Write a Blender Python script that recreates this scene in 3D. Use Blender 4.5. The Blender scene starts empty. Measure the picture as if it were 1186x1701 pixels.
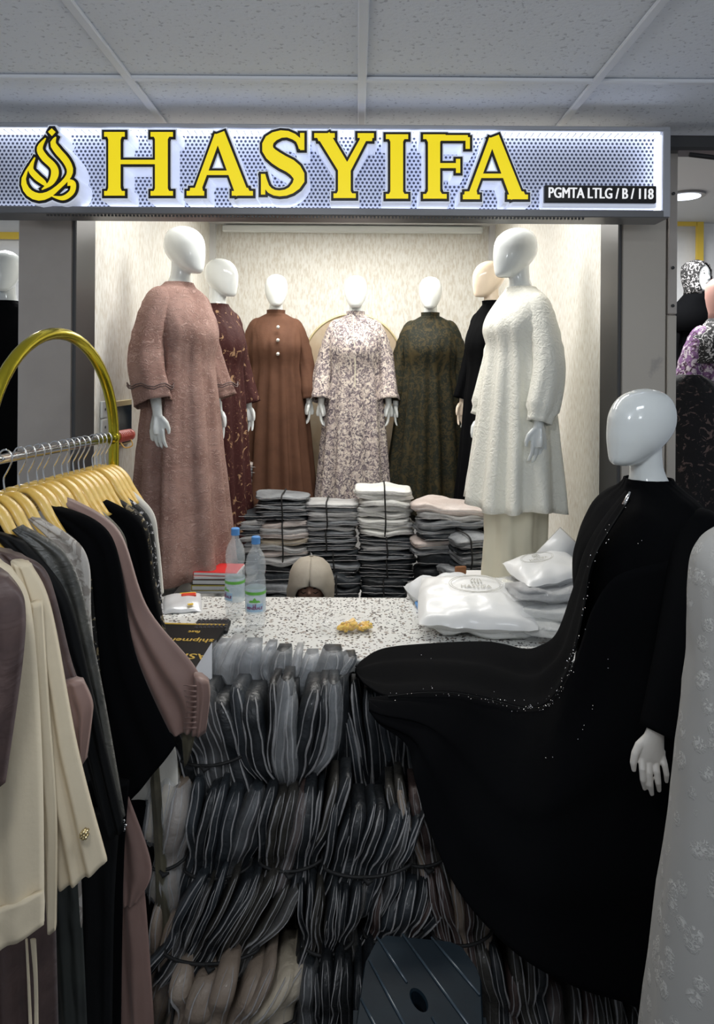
import bpy, bmesh, math, random
from mathutils import Vector, Matrix, noise
S = bpy.context.scene
C = S.collection
R = random.Random(7)
PI = math.pi
# ------------------------------------------------------------------ camera, world, light
F, CX, CY, EYE, ROLL = 1200.0, 593.0, 617.0, 1.75, 0.007
cam_data = bpy.data.cameras.new('camera'); cam = bpy.data.objects.new('camera', cam_data); C.objects.link(cam)
cam_data.sensor_fit = 'HORIZONTAL'; cam_data.sensor_width = 36; cam_data.lens = F/1186*36
cam_data.shift_y = -(850.5-CY)/1186; cam_data.clip_start = 0.02
cam.matrix_world = Matrix.Translation((0, 0, EYE)) @ Matrix.Rotation(PI/2, 4, 'X') @ Matrix.Rotation(ROLL, 4, 'Z')
S.camera = cam
w = bpy.data.worlds.new('world'); S.world = w; w.use_nodes = True
w.node_tree.nodes['Background'].inputs[0].default_value = (.80, .88, 1, 1)
w.node_tree.nodes['Background'].inputs[1].default_value = 0.30
S.view_settings.view_transform = 'Standard'; S.view_settings.look = 'None'
S.view_settings.exposure = 0.2; S.view_settings.gamma = 1; S.view_settings.use_curve_mapping = False

def area(name, loc, rot, sx, sy, power, col=(1, 1, 1)):
    l = bpy.data.lights.new(name, 'AREA'); l.shape = 'RECTANGLE'; l.size = sx; l.size_y = sy
    l.energy = power; l.color = col
    o = bpy.data.objects.new(name, l); C.objects.link(o); o.location = loc; o.rotation_euler = rot
    return o
area('shop_light_front', (-.02, 3.15, 2.765), (0, 0, 0), 1.5, .36, 19, (1, .975, .93))
area('shop_light_back', (-.02, 4.45, 2.765), (0, 0, 0), 1.3, .36, 25, (1, .97, .91))
def point_light(name, loc, power, col, r=.12):
    l = bpy.data.lights.new(name, 'POINT'); l.energy = power; l.color = col; l.shadow_soft_size = r
    o = bpy.data.objects.new(name, l); C.objects.link(o); o.location = loc
point_light('corridor_fill', (-.35, .35, 2.36), 19, (.92, .96, 1))  # added unseen point light, lifts the ceiling, sign front and pilasters
point_light('corridor_fill_far', (.9, -.5, 2.36), 9, (.92, .96, 1))  # second added point light, out of view
area('corridor_light_right', (.75, .9, 2.62), (0, 0, 0), .5, .3, 6, (.90, .95, 1))
area('neighbour_light', (1.9, 4.6, 2.86), (0, 0, 0), .6, .6, 34, (1, 1, 1))
area('neighbour_light_left', (-1.9, 4.2, 2.86), (0, 0, 0), .5, .5, 26, (1, 1, 1))

# ------------------------------------------------------------------ helpers
def P(px, py, d):
    dx, dy = px-CX, py-CY; c, s = math.cos(ROLL), math.sin(ROLL)
    return Vector(((dx*c+dy*s)*d/F, d, EYE-(-dx*s+dy*c)*d/F))
MATS = {}
class NT:
    def __init__(s, name):
        s.m = bpy.data.materials.new(name); s.m.use_nodes = True; s.t = s.m.node_tree
        s.b = s.t.nodes['Principled BSDF']; s.out = s.t.nodes['Material Output']
    def n(s, typ, **kw):
        nd = s.t.nodes.new('ShaderNode'+typ)
        for k, v in kw.items():
            if k in nd.inputs.keys() if isinstance(k, str) else False: nd.inputs[k].default_value = v
            else: setattr(nd, k, v)
        return nd
    def l(s, a, b): s.t.links.new(a, b)
def mat(name, col, rough=.7, metal=0, bump=None, spec=None, coat=0, sheen=0, emit=None, trans=0, alpha=1, vary=None, wrinkle=None):
    """bump=(scale,strength); vary=(scale,col2,lo,hi); wrinkle=(scale,strength)"""
    k = NT(name); b = k.b
    b.inputs['Base Color'].default_value = (*col, 1); b.inputs['Roughness'].default_value = rough
    b.inputs['Metallic'].default_value = metal
    if spec is not None: b.inputs['Specular IOR Level'].default_value = spec
    b.inputs['Coat Weight'].default_value = coat; b.inputs['Coat Roughness'].default_value = .08
    b.inputs['Sheen Weight'].default_value = sheen
    b.inputs['Transmission Weight'].default_value = trans; b.inputs['Alpha'].default_value = alpha
    if emit: b.inputs['Emission Color'].default_value = (*emit[0], 1); b.inputs['Emission Strength'].default_value = emit[1]
    tc = k.n('TexCoord')
    if vary:
        nz = k.n('TexNoise', Scale=vary[0], Detail=5.0, Roughness=.6); k.l(tc.outputs['Object'], nz.inputs['Vector'])
        r = k.n('ValToRGB'); e = r.color_ramp.elements
        e[0].position = vary[2]; e[1].position = vary[3]; e[0].color = (*col, 1); e[1].color = (*vary[1], 1)
        k.l(nz.outputs[0], r.inputs[0]); k.l(r.outputs[0], b.inputs['Base Color'])
    prev = None
    for q, kind in ((bump, 0), (wrinkle, 1)):
        if not q: continue
        if kind == 0:
            t = k.n('TexNoise', Scale=q[0], Detail=4.0)
        else:
            t = k.n('TexNoise', Scale=q[0], Detail=3.0, Distortion=2.2)
        k.l(tc.outputs['Object'], t.inputs['Vector'])
        bp = k.n('Bump', Strength=q[1], Distance=.006)
        k.l(t.outputs[0], bp.inputs['Height'])
        if prev: k.l(prev.outputs[0], bp.inputs['Normal'])
        prev = bp
    if prev: k.l(prev.outputs[0], b.inputs['Normal'])
    MATS[name] = k.m
    return k.m
def ramp(k, src, stops, interp='LINEAR'):
    r = k.n('ValToRGB'); cr = r.color_ramp; cr.interpolation = interp
    while len(cr.elements) < len(stops): cr.elements.new(.5)
    for e, (p, c) in zip(cr.elements, stops): e.position = p; e.color = (*c, 1)
    k.l(src, r.inputs[0]); return r
def mixc(k, fac, a, b):
    m = k.n('Mix', data_type='RGBA')
    k.l(fac, m.inputs[0])
    for s_, v in ((6, a), (7, b)):
        if isinstance(v, tuple): m.inputs[s_].default_value = (*v, 1)
        else: k.l(v, m.inputs[s_])
    return m.outputs[2]

def build(name, vs, fs, m=None, parent=None, smooth=True, uv=None):
    me = bpy.data.meshes.new(name); me.from_pydata([tuple(v) for v in vs], [], fs); me.update()
    if m:
        for q in (m if isinstance(m, (list, tuple)) else [m]): me.materials.append(q)
    if smooth: me.polygons.foreach_set('use_smooth', [True]*len(me.polygons))
    o = bpy.data.objects.new(name, me); C.objects.link(o)
    if parent:
        o.parent = parent
    return o
class MB:
    def __init__(s): s.v = []; s.f = []
    def add(s, vs, fs):
        n = len(s.v); s.v += [Vector(v) for v in vs]; s.f += [tuple(i+n for i in f) for f in fs]; return s
    def xf(s, M): s.v = [M @ v for v in s.v]; return s
    def loft(s, rings, cap=True, closed=True):
        n = len(s.v); m = len(rings[0])
        for r in rings: s.v += [Vector(p) for p in r]
        for i in range(len(rings)-1):
            for j in range(m if closed else m-1):
                a = n+i*m+j; b = n+i*m+(j+1) % m
                s.f.append((a, a+m, b+m, b))
        if cap and closed:
            s.f.append(tuple(n+j for j in range(m))); s.f.append(tuple(n+(len(rings)-1)*m+j for j in reversed(range(m))))
        return s
    def box(s, c, d, rz=0, bev=0):
        x, y, z = d[0]/2, d[1]/2, d[2]/2; c = Vector(c); M = Matrix.Rotation(rz, 3, 'Z')
        if bev:
            b = min(bev, x*.9, y*.9, z*.9)
            def ring(zz, k):
                return [c+M@Vector((sx, sy, zz)) for sx, sy in ((-x+k, -y), (x-k, -y), (x, -y+k), (x, y-k), (x-k, y), (-x+k, y), (-x, y-k), (-x, -y+k))] if k == b else \
                       [c+M@Vector((sx*(x-b)/x, sy*(y-b)/y, zz)) for sx, sy in ((-x+b, -y), (x-b, -y), (x, -y+b), (x, y-b), (x-b, y), (-x+b, y), (-x, y-b), (-x, -y+b))]
            return s.loft([ring(-z, 0), ring(-z+b, b), ring(z-b, b), ring(z, 0)])
        vs = [c+M@Vector((i*x, j*y, k*z)) for i in (-1, 1) for j in (-1, 1) for k in (-1, 1)]
        return s.add(vs, [(0, 1, 3, 2), (4, 6, 7, 5), (0, 4, 5, 1), (2, 3, 7, 6), (0, 2, 6, 4), (1, 5, 7, 3)])
    def tube(s, pts, rad, seg=10, flat=1.0, closed=False, cap=True):
        pts = [Vector(p) for p in pts]; n = len(pts)
        if not isinstance(rad, (list, tuple)): rad = [rad]*n
        rings = []; up = None
        for i, p in enumerate(pts):
            t = (pts[min(i+1, n-1)]-pts[max(i-1, 0)])
            if closed: t = pts[(i+1) % n]-pts[i-1]
            t.normalize()
            if up is None: up = Vector((0, 0, 1)) if abs(t.z) < .9 else Vector((0, 1, 0))
            a = t.cross(up)
            if a.length < 1e-5: a = t.cross(Vector((1, 0, 0)))
            a.normalize(); b = a.cross(t).normalized(); up = b
            rings.append([p+a*(math.cos(2*PI*j/seg)*rad[i])+b*(math.sin(2*PI*j/seg)*rad[i]*flat) for j in range(seg)])
        if closed: rings.append(rings[0]); cap = False
        return s.loft(rings, cap)
    def obj(s, name, m=None, parent=None, smooth=True): return build(name, s.v, s.f, m, parent, smooth)
def cat(pts, n):
    """Catmull-Rom resample of tuples"""
    k = len(pts); out = []
    for i in range(n):
        u = i/(n-1)*(k-1); a = min(int(u), k-2); t = u-a
        p0, p1, p2, p3 = pts[max(a-1, 0)], pts[a], pts[a+1], pts[min(a+2, k-1)]
        out.append(tuple(.5*((2*q1)+(-q0+q2)*t+(2*q0-5*q1+4*q2-q3)*t*t+(-q0+3*q1-3*q2+q3)*t**3) for q0, q1, q2, q3 in zip(p0, p1, p2, p3)))
    return out
def thing(name, label, ctg, loc=(0, 0, 0), rz=0, group=None):
    o = bpy.data.objects.new(name, None); C.objects.link(o); o.location = loc; o.rotation_euler = (0, 0, rz)
    o.empty_display_size = .05
    return tag(o, label, ctg, group)
def tag(o, label, ctg, group=None):
    o['label'] = label; o['category'] = ctg
    if group: o['group'] = group
    return o
def struct(o): o['kind'] = 'structure'; return o
def keep(o, parent):
    """parent an object whose vertices were laid out in world coordinates"""
    o.parent = parent; o.matrix_parent_inverse = parent_matrix(parent).inverted(); return o
def parent_matrix(p):
    return Matrix.Translation(p.location) @ p.rotation_euler.to_matrix().to_4x4()
def text_mesh(s, name, m, parent, loc, rot, size, extr=.0008, bold=0.0, align='CENTER', width=None, sx=1):
    c = bpy.data.curves.new(name, 'FONT'); c.body = s; c.size = size; c.extrude = extr; c.offset = bold
    c.align_x = align; c.align_y = 'CENTER'; c.resolution_u = 3
    o = bpy.data.objects.new('tmp', c); C.objects.link(o)
    bpy.context.view_layer.update()
    me = bpy.data.meshes.new_from_object(o.evaluated_get(bpy.context.evaluated_depsgraph_get()))
    bpy.data.objects.remove(o); me.materials.clear(); me.materials.append(m)
    if width:
        xs = [v.co.x for v in me.vertices]; sx = width/(max(xs)-min(xs))
    for v in me.vertices: v.co.x *= sx
    t = bpy.data.objects.new(name, me); C.objects.link(t)
    t.location = loc; t.rotation_euler = rot
    if parent: t.parent = parent
    return t
def nz(x, y=0, z=0): return noise.noise(Vector((x, y, z)))

# ------------------------------------------------------------------ materials
white_gloss = mat('mannequin_white', (.74, .77, .755), .16, coat=.6)
cream_gloss = mat('mannequin_cream', (.86, .72, .56), .2, coat=.5)
warm_hand = mat('mannequin_matte', (.74, .70, .64), .4)
steel = mat('brushed_steel', (.52, .47, .42), .36, metal=.35, bump=(40, .05), vary=(3, (.47, .42, .375), .4, .6))
steel_scuffed = mat('scuffed_steel', (.55, .50, .43), .42, metal=.35, vary=(7, (.42, .38, .34), .62, .7), bump=(60, .08))
dark_metal = mat('dark_metal', (.08, .08, .08), .4, metal=.6)
frame_grey = mat('frame_grey', (.20, .20, .205), .4, metal=.5)
frame_light = mat('frame_light', (.48, .49, .52), .4, metal=.5)
chrome = mat('chrome', (.75, .75, .75), .1, metal=1)
gold = mat('gold_metal', (.50, .42, .03), .2, metal=.85)
gold_rim = mat('gold_rim', (.72, .62, .36), .35, metal=.5)
wood_pale = mat('pale_wood', (.78, .47, .075), .35, vary=(25, (.86, .60, .17), .35, .65), coat=.3)
letter_yellow = mat('letter_yellow', (.87, .70, .008), .45, emit=((.87, .68, .01), .55))  # glow added to brighten the faces, which are not lit themselves
letter_black = mat('letter_black', (.008, .008, .008), .4)
letter_white = mat('letter_acrylic', (.82, .85, .95), .3, emit=((.75, .82, 1), .28))
led_white = mat('led_strip', (.9, .92, 1), .3, emit=((.80, .86, 1), 1.8))
black_plain = mat('black_plain', (.006, .006, .007), .6)
white_print = mat('white_print', (.9, .9, .9), .5)
glow_print = mat('glow_print', (.9, .9, .9), .5, emit=((1, 1, 1), .5))  # white print with a glow added in place of light on the plate
grey_print = mat('grey_print', (.50, .48, .42), .6)
black_cloth = mat('black_cloth', (.0022, .0024, .003), .9, spec=.06, bump=(60, .1))
black_satin = mat('black_satin', (.004, .0045, .005), .65, spec=.15, bump=(25, .1))
cord_black = mat('black_cord', (.006, .006, .006), .7)
brown_cloth = mat('brown_cloth', (.120, .056, .033), .8, bump=(70, .2), vary=(9, (.092, .042, .025), .35, .7), spec=.2)
mauve_satin = mat('mauve_satin', (.265, .165, .138), .5, bump=(10, .12), vary=(5, (.21, .13, .11), .35, .7), sheen=.1)
dark_mauve = mat('dark_mauve_satin', (.11, .07, .062), .45, wrinkle=(9, .7), vary=(8, (.06, .038, .036), .38, .65))
cream_cloth = mat('cream_cloth', (.70, .60, .43), .8, bump=(60, .15), vary=(3, (.62, .53, .38), .35, .7))
offwhite_cloth = mat('offwhite_cloth', (.66, .63, .56), .8, bump=(40, .2))
grey_satin = mat('grey_satin', (.085, .083, .072), .42, wrinkle=(18, .7), vary=(12, (.045, .046, .042), .4, .62))
olive_cloth = mat('olive_cloth', (.11, .098, .062), .6, vary=(6, (.05, .045, .03), .4, .6), bump=(40, .2))
greengrey_cloth = mat('green_grey_cloth', (.03, .035, .031), .6, bump=(12, .4), vary=(6, (.015, .018, .017), .4, .6))
ivory = mat('ivory_crepe', (.84, .83, .74), .8, wrinkle=(34, .75), bump=(90, .2))
ivory_plain = mat('ivory_plain', (.74, .70, .55), .8, bump=(12, .3))
def patterned(name, base, marks, scale=30, bumpy=.3, rough=.75, warp=.6):
    """marks = [(noise scale, threshold, softness, colour)] laid over the base colour"""
    k = NT(name); k.b.inputs['Roughness'].default_value = rough; k.b.inputs['Specular IOR Level'].default_value = .25
    tc = k.n('TexCoord'); src = None; last = base
    for i, (sc, th, so, c) in enumerate(marks):
        mp = k.n('Mapping'); mp.inputs['Location'].default_value = (i*3.7, i*1.3, i*5.1); k.l(tc.outputs['Object'], mp.inputs['Vector'])
        t = k.n('TexNoise', Scale=float(sc), Detail=4.0, Roughness=.6, Distortion=float(warp)); k.l(mp.outputs[0], t.inputs['Vector'])
        r = ramp(k, t.outputs[0], [(th, (0, 0, 0)), (th+so, (1, 1, 1))])
        last = mixc(k, r.outputs[0], last, c)
    if isinstance(last, tuple): k.b.inputs['Base Color'].default_value = (*last, 1)
    else: k.l(last, k.b.inputs['Base Color'])
    t = k.n('TexNoise', Scale=float(scale), Detail=3.0, Distortion=1.5); k.l(tc.outputs['Object'], t.inputs['Vector'])
    bp = k.n('Bump', Strength=bumpy, Distance=.01); k.l(t.outputs[0], bp.inputs['Height']); k.l(bp.outputs[0], k.b.inputs['Normal'])
    MATS[name] = k.m; return k.m
def jacquard(name):
    """rose cloth with raised, thread-like curls"""
    k = NT(name); k.b.inputs['Roughness'].default_value = .8; k.b.inputs['Specular IOR Level'].default_value = .2
    tc = k.n('TexCoord')
    mp = k.n('Mapping'); mp.inputs['Scale'].default_value = (1, 1, 1.9); k.l(tc.outputs['Object'], mp.inputs['Vector'])
    t = k.n('TexNoise', Scale=19.0, Detail=2.5, Distortion=2.0); k.l(mp.outputs[0], t.inputs['Vector'])
    ln = k.n('Math', operation='SUBTRACT'); ln.inputs[1].default_value = .5; k.l(t.outputs[0], ln.inputs[0])
    ab = k.n('Math', operation='ABSOLUTE'); k.l(ln.outputs[0], ab.inputs[0])
    r = ramp(k, ab.outputs[0], [(0, (1, 1, 1)), (.014, (.75,)*3), (.04, (0, 0, 0))])
    t2 = k.n('TexNoise', Scale=9.0, Detail=4.0); k.l(tc.outputs['Object'], t2.inputs['Vector'])
    r2 = ramp(k, t2.outputs[0], [(.38, (.25, .145, .12)), (.64, (.36, .225, .19))])
    k.l(mixc(k, r.outputs[0], r2.outputs[0], (.47, .315, .27)), k.b.inputs['Base Color'])
    bp = k.n('Bump', Strength=.7, Distance=.004); k.l(r.outputs[0], bp.inputs['Height'])
    b2 = k.n('Bump', Strength=.4, Distance=.010); k.l(t.outputs[0], b2.inputs['Height']); k.l(bp.outputs[0], b2.inputs['Normal'])
    k.l(b2.outputs[0], k.b.inputs['Normal'])
    return k.m
pink_jacquard = jacquard('rose_jacquard')
maroon_floral = patterned('maroon_floral', (.045, .010, .009), [(16, .60, .03, (.36, .22, .12)), (45, .60, .03, (.10, .04, .03))], warp=1.5)
grey_floral = patterned('grey_floral', (.70, .62, .54), [(13, .45, .06, (.52, .44, .40)), (26, .50, .03, (.20, .165, .18)), (19, .56, .03, (.12, .10, .115)), (34, .60, .03, (.72, .66, .60))], warp=2.5)
olive_jacquard = patterned('olive_jacquard', (.012, .014, .008), [(38, .50, .06, (.042, .032, .012)), (8, .56, .1, (.05, .038, .014))], bumpy=.2, warp=1.5)
purple_floral = patterned('purple_floral', (.20, .10, .22), [(18, .52, .04, (.55, .48, .52)), (26, .54, .04, (.06, .03, .05))], warp=2)
black_white_scarf = patterned('black_white_scarf', (.02, .02, .02), [(35, .55, .03, (.62, .60, .60))], warp=2)
black_brown_print = patterned('black_brown_print', (.012, .011, .012), [(22, .58, .04, (.13, .09, .08))], warp=2)
white_snake = patterned('grey_snake_print', (.50, .47, .43), [(30, .50, .05, (.30, .27, .24))], warp=1)
gold_black_print = patterned('gold_black_print', (.014, .013, .012), [(24, .56, .04, (.28, .22, .12)), (40, .62, .03, (.5, .46, .4))], warp=2)
def lace():
    k = NT('white_lace'); tc = k.n('TexCoord'); k.b.inputs['Roughness'].default_value = .8
    v = k.n('TexVoronoi', Scale=27.0); v.distance = 'EUCLIDEAN'; k.l(tc.outputs['Object'], v.inputs['Vector'])
    n1 = k.n('TexNoise', Scale=120.0, Detail=2.0, Distortion=1.5); k.l(tc.outputs['Object'], n1.inputs['Vector'])
    a = ramp(k, v.outputs['Distance'], [(.28, (1, 1, 1)), (.46, (0, 0, 0))])
    b = ramp(k, n1.outputs[0], [(.47, (0, 0, 0)), (.53, (1, 1, 1))])
    m = k.n('Math', operation='MULTIPLY'); k.l(a.outputs[0], m.inputs[0]); k.l(b.outputs[0], m.inputs[1])
    k.l(mixc(k, m.outputs[0], (.36, .35, .33), (.50, .49, .46)), k.b.inputs['Base Color'])
    bp = k.n('Bump', Strength=.5, Distance=.004); k.l(m.outputs[0], bp.inputs['Height']); k.l(bp.outputs[0], k.b.inputs['Normal'])
    return k.m
white_lace = lace()
def wallpaper():
    k = NT('cream_wallpaper'); tc = k.n('TexCoord'); k.b.inputs['Roughness'].default_value = .75
    mp = k.n('Mapping'); mp.inputs['Scale'].default_value = (1, 1, .28); k.l(tc.outputs['Object'], mp.inputs['Vector'])
    t = k.n('TexNoise', Scale=95.0, Detail=3.0); k.l(mp.outputs[0], t.inputs['Vector'])
    t2 = k.n('TexNoise', Scale=160.0, Detail=1.0); k.l(tc.outputs['Object'], t2.inputs['Vector'])
    r = ramp(k, t.outputs[0], [(.36, (.62, .58, .50)), (.50, (.71, .69, .63)), (.64, (.77, .76, .71))])
    k.l(r.outputs[0], k.b.inputs['Base Color'])
    bp = k.n('Bump', Strength=.35, Distance=.003); k.l(t.outputs[0], bp.inputs['Height']); k.l(bp.outputs[0], k.b.inputs['Normal'])
    return k.m
wall_mat = wallpaper()
def terrazzo():
    k = NT('white_terrazzo'); tc = k.n('TexCoord'); k.b.inputs['Roughness'].default_value = .22
    last = (.72, .72, .69)
    for sc, th, c, off in ((48, .27, (.16, .14, .13), 0), (66, .26, (.03, .03, .03), 2), (40, .27, (.36, .32, .28), 5), (85, .27, (.08, .07, .065), 9)):
        mp = k.n('Mapping'); mp.inputs['Location'].default_value = (off, off*.7, off*.3); k.l(tc.outputs['Object'], mp.inputs['Vector'])
        nn = k.n('TexNoise', Scale=60.0); k.l(mp.outputs[0], nn.inputs['Vector'])
        ad = k.n('VectorMath', operation='MULTIPLY_ADD'); ad.inputs[1].default_value = (.012,)*3
        k.l(nn.outputs['Color'], ad.inputs[0]); k.l(mp.outputs[0], ad.inputs[2])
        v = k.n('TexVoronoi', Scale=float(sc)); v.inputs['Randomness'].default_value = 1; k.l(ad.outputs[0], v.inputs['Vector'])
        r = ramp(k, v.outputs['Distance'], [(th, (1, 1, 1)), (th+.03, (0, 0, 0))])
        v3 = k.n('Separate' + 'Color'); k.l(v.outputs['Color'], v3.inputs[0])
        g = ramp(k, v3.outputs[0], [(.45, (0, 0, 0)), (.46, (1, 1, 1))])
        m = k.n('Math', operation='MULTIPLY'); k.l(r.outputs[0], m.inputs[0]); k.l(g.outputs[0], m.inputs[1])
        last = mixc(k, m.outputs[0], last, c)
    k.l(last, k.b.inputs['Base Color']); return k.m
terrazzo_mat = terrazzo()
def perforated():
    """white sheet with staggered punched holes"""
    k = NT('perforated_sheet'); tc = k.n('TexCoord'); k.b.inputs['Roughness'].default_value = .4
    sp = k.n('SeparateXYZ'); k.l(tc.outputs['Object'], sp.inputs[0])
    def m(op, a, b=None, c=None):
        q = k.n('Math', operation=op)
        for i, v in enumerate((a, b, c)):
            if v is None: continue
            if isinstance(v, (int, float)): q.inputs[i].default_value = v
            else: k.l(v, q.inputs[i])
        return q.outputs[0]
    pitch = .0152; row = pitch*.866/1.0
    def grid(ox, oz):
        fx = m('SUBTRACT', m('FRACT', m('ADD', m('DIVIDE', sp.outputs[0], pitch), 50+ox)), .5)
        fz = m('MULTIPLY', m('SUBTRACT', m('FRACT', m('ADD', m('DIVIDE', sp.outputs[2], row*2), 50+oz)), .5), 2*.866)
        return m('SQRT', m('ADD', m('MULTIPLY', fx, fx), m('MULTIPLY', fz, fz)))
    d = m('MINIMUM', grid(0, 0), grid(.5, .5))
    r = ramp(k, d, [(.27, (0, 0, 0)), (.33, (1, 1, 1))])
    k.l(mixc(k, r.outputs[0], (.045, .055, .10), (.72, .75, .86)), k.b.inputs['Base Color'])
    return k.m
perf_mat = perforated()
def tile_mat():
    k = NT('ceiling_tile'); tc = k.n('TexCoord'); k.b.inputs['Roughness'].default_value = .9
    v = k.n('TexNoise', Scale=75.0, Detail=2.0); k.l(tc.outputs['Object'], v.inputs['Vector'])
    r = ramp(k, v.outputs[0], [(.62, (.84, .87, .92)), (.68, (.60, .62, .67))])
    k.l(r.outputs[0], k.b.inputs['Base Color'])
    bp = k.n('Bump', Strength=.6, Distance=.004, invert=True); k.l(v.outputs[0], bp.inputs['Height']); k.l(bp.outputs[0], k.b.inputs['Normal'])
    return k.m
ctile = tile_mat()
cgrid = mat('ceiling_grid', (.80, .82, .86), .45)
white_paint = mat('white_paint', (.74, .74, .74), .7, vary=(3, (.62, .62, .61), .4, .7))
floor_mat = mat('floor_tile', (.16, .155, .15), .4, bump=(8, .05))
yellow_trim = mat('yellow_trim', (.72, .50, .06), .4)
def plastic(name, tint, alpha, rough=.22):
    """thin clear polythene: mostly see-through, with a sheen"""
    k = NT(name); t = k.n('BsdfTransparent'); mx = k.n('MixShader'); mx.inputs[0].default_value = alpha
    k.b.inputs['Base Color'].default_value = (*tint, 1); k.b.inputs['Roughness'].default_value = rough
    k.b.inputs['Specular IOR Level'].default_value = .7
    tc = k.n('TexCoord'); n = k.n('TexNoise', Scale=22.0, Detail=4.0, Distortion=1.5); k.l(tc.outputs['Object'], n.inputs['Vector'])
    bp = k.n('Bump', Strength=.6, Distance=.012); k.l(n.outputs[0], bp.inputs['Height']); k.l(bp.outputs[0], k.b.inputs['Normal'])
    k.l(t.outputs[0], mx.inputs[1]); k.l(k.b.outputs[0], mx.inputs[2]); k.l(mx.outputs[0], k.out.inputs['Surface'])
    return k.m
poly_film = plastic('polythene_film', (.50, .50, .50), .10, .25)
poly_bright = plastic('polythene_bright', (.74, .76, .77), .22, .14)
poly_rim = plastic('polythene_rim', (.56, .55, .55), .50, .3)
poly_clear = plastic('polythene_clear', (.85, .87, .88), .22, .1)
bottle_clear = plastic('bottle_clear', (.86, .91, .93), .26, .05)
def wrapped(name, col, c2=None):
    return mat(name, col, .45, spec=.35, bump=(45, .4), wrinkle=(13, .9), vary=(6, c2 or tuple(min(1, c*1.9+.01) for c in col), .42, .72), coat=.08)
wr_dark = wrapped('wrapped_charcoal', (.009, .011, .013))
wr_slate = wrapped('wrapped_slate', (.017, .021, .025))
wr_black = wrapped('wrapped_black', (.004, .005, .006))
wr_grey = wrapped('wrapped_grey', (.16, .17, .18))
wr_mid = wrapped('wrapped_mid_grey', (.05, .058, .065))
wr_lgrey = wrapped('wrapped_light_grey', (.36, .36, .36), (.52, .52, .51))
wr_brown = wrapped('wrapped_brown', (.050, .032, .028))
wr_olive = wrapped('wrapped_olive', (.026, .024, .020))
wr_cream = wrapped('wrapped_cream', (.42, .36, .27), (.55, .48, .38))
wr_tan = wrapped('wrapped_tan', (.22, .17, .13), (.30, .25, .20))
wr_white = wrapped('wrapped_white', (.72, .72, .68), (.82, .82, .79))
wr_blush = wrapped('wrapped_blush', (.55, .47, .43), (.66, .60, .57))
bag_white = mat('white_bag_film', (.80, .80, .78), .35, bump=(9, .5), coat=.2)
exec_parts = True

# ------------------------------------------------------------------ the setting
XL, XR, YF, YB = -1.08, 1.00, 2.75, 5.3
ZC, ZS = 2.66, 2.82          # corridor ceiling, shop ceiling
struct(MB().box((0, 2.5, -.05), (6, 9, .1)).obj('floor', floor_mat, smooth=False))
struct(MB().box((XL-.04, (YF+.02+YB)/2, 1.42), (.08, YB-YF-.02, 2.84)).obj('wall_left', wall_mat, smooth=False))
struct(MB().box((XR+.04, (YF+.02+YB)/2, 1.42), (.08, YB-YF-.02, 2.84)).obj('wall_right', wall_mat, smooth=False))
struct(MB().box(((XL+XR)/2, YB+.04, 1.42), (XR-XL+.16, .08, 2.84)).obj('wall_back', wall_mat, smooth=False))
shop_ceil = struct(MB().box(((XL+XR)/2, (2.66+YB)/2, ZS+.03), (XR-XL+.1, YB-2.62, .06)).obj('ceiling', white_paint, smooth=False))
# corner posts behind the side walls
for s, x in (('left', XL+.02), ('right', XR-.02)):
    struct(MB().box((x, YB-.02, 1.42), (.04, .04, 2.8)).obj('trim_%d' % (1 if s == 'left' else 2), white_paint, smooth=False))
# pilasters of brushed steel
def pilaster(name, px0, px1, mt, y=2.745, zt=2.5):
    a = P(px0, 617, 2.7).x; b = P(px1, 617, 2.7).x
    return struct(MB().box(((a+b)/2, y+.06, zt/2), (b-a, .20, zt), bev=.004).obj(name, mt, smooth=False))
pilaster('trim_3', 28, 118, steel)
pilaster('trim_4', 119.5, 126, dark_metal, y=2.735)
pilaster('trim_5', 1025, 1031, dark_metal, y=2.735)
t6 = pilaster('trim_6', 1033, 1107, steel_scuffed)
a = P(1109, 617, 2.7).x; b = P(1124, 617, 2.7).x
zj = EYE+(617-519)/F*2.7
struct(MB().box(((a+b)/2, 2.79, (zj+2.62)/2), (b-a, .18, 2.62-zj-.004), bev=.003).obj('trim_7', steel, smooth=False))
struct(MB().box(((a+b)/2-.001, 2.79, zj/2), (b-a, .18, zj-.004), bev=.003).obj('trim_8', steel_scuffed, smooth=False))
# rivets on the strip
rv = MB()
for q in ((1118, 322), (1117, 445), (1117, 508)):
    p = P(*q, 2.7); rv.tube([(p.x, 2.694, p.z), (p.x, 2.701, p.z)], .006, 8)
o = rv.obj('rivet', dark_metal, MATS and bpy.data.objects['trim_7'])
# suspended corridor ceiling: grid bars and tiles as pieces
ceil = struct(MB().box((0, .85, ZC+.06), (6, 3.9, .05)).obj('ceiling.001', white_paint, smooth=False))
ys = [2.82, 2.255, 1.68, 1.1, .52, -.06]
tb = .73
xs = [-.02+tb*(i-3)+.03 for i in range(7)]
def bar(mb, a, b, wd):
    a, b = Vector(a), Vector(b); mb.box((a+b)/2, (abs(b.x-a.x)+wd, abs(b.y-a.y)+wd, .012), bev=.003)
for x in xs:
    q = MB(); bar(q, (x, 2.84, ZC), (x, -.06, ZC), .028); q.obj('grid_bar', cgrid, ceil, smooth=False)
for y in ys:
    q = MB(); bar(q, (xs[0], y, ZC+.001), (xs[-1], y, ZC+.001), .024); q.obj('grid_bar', cgrid, ceil, smooth=False)
for i in range(6):
    for j in range(5):
        cx = (xs[i]+xs[i+1])/2; cy = (ys[j]+ys[j+1])/2
        MB().box((cx, cy, ZC+.016+R.uniform(0, .003)), (tb-.004, abs(ys[j]-ys[j+1])-.004, .014)).obj('ceiling_tile', ctile, ceil, smooth=False)
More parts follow.
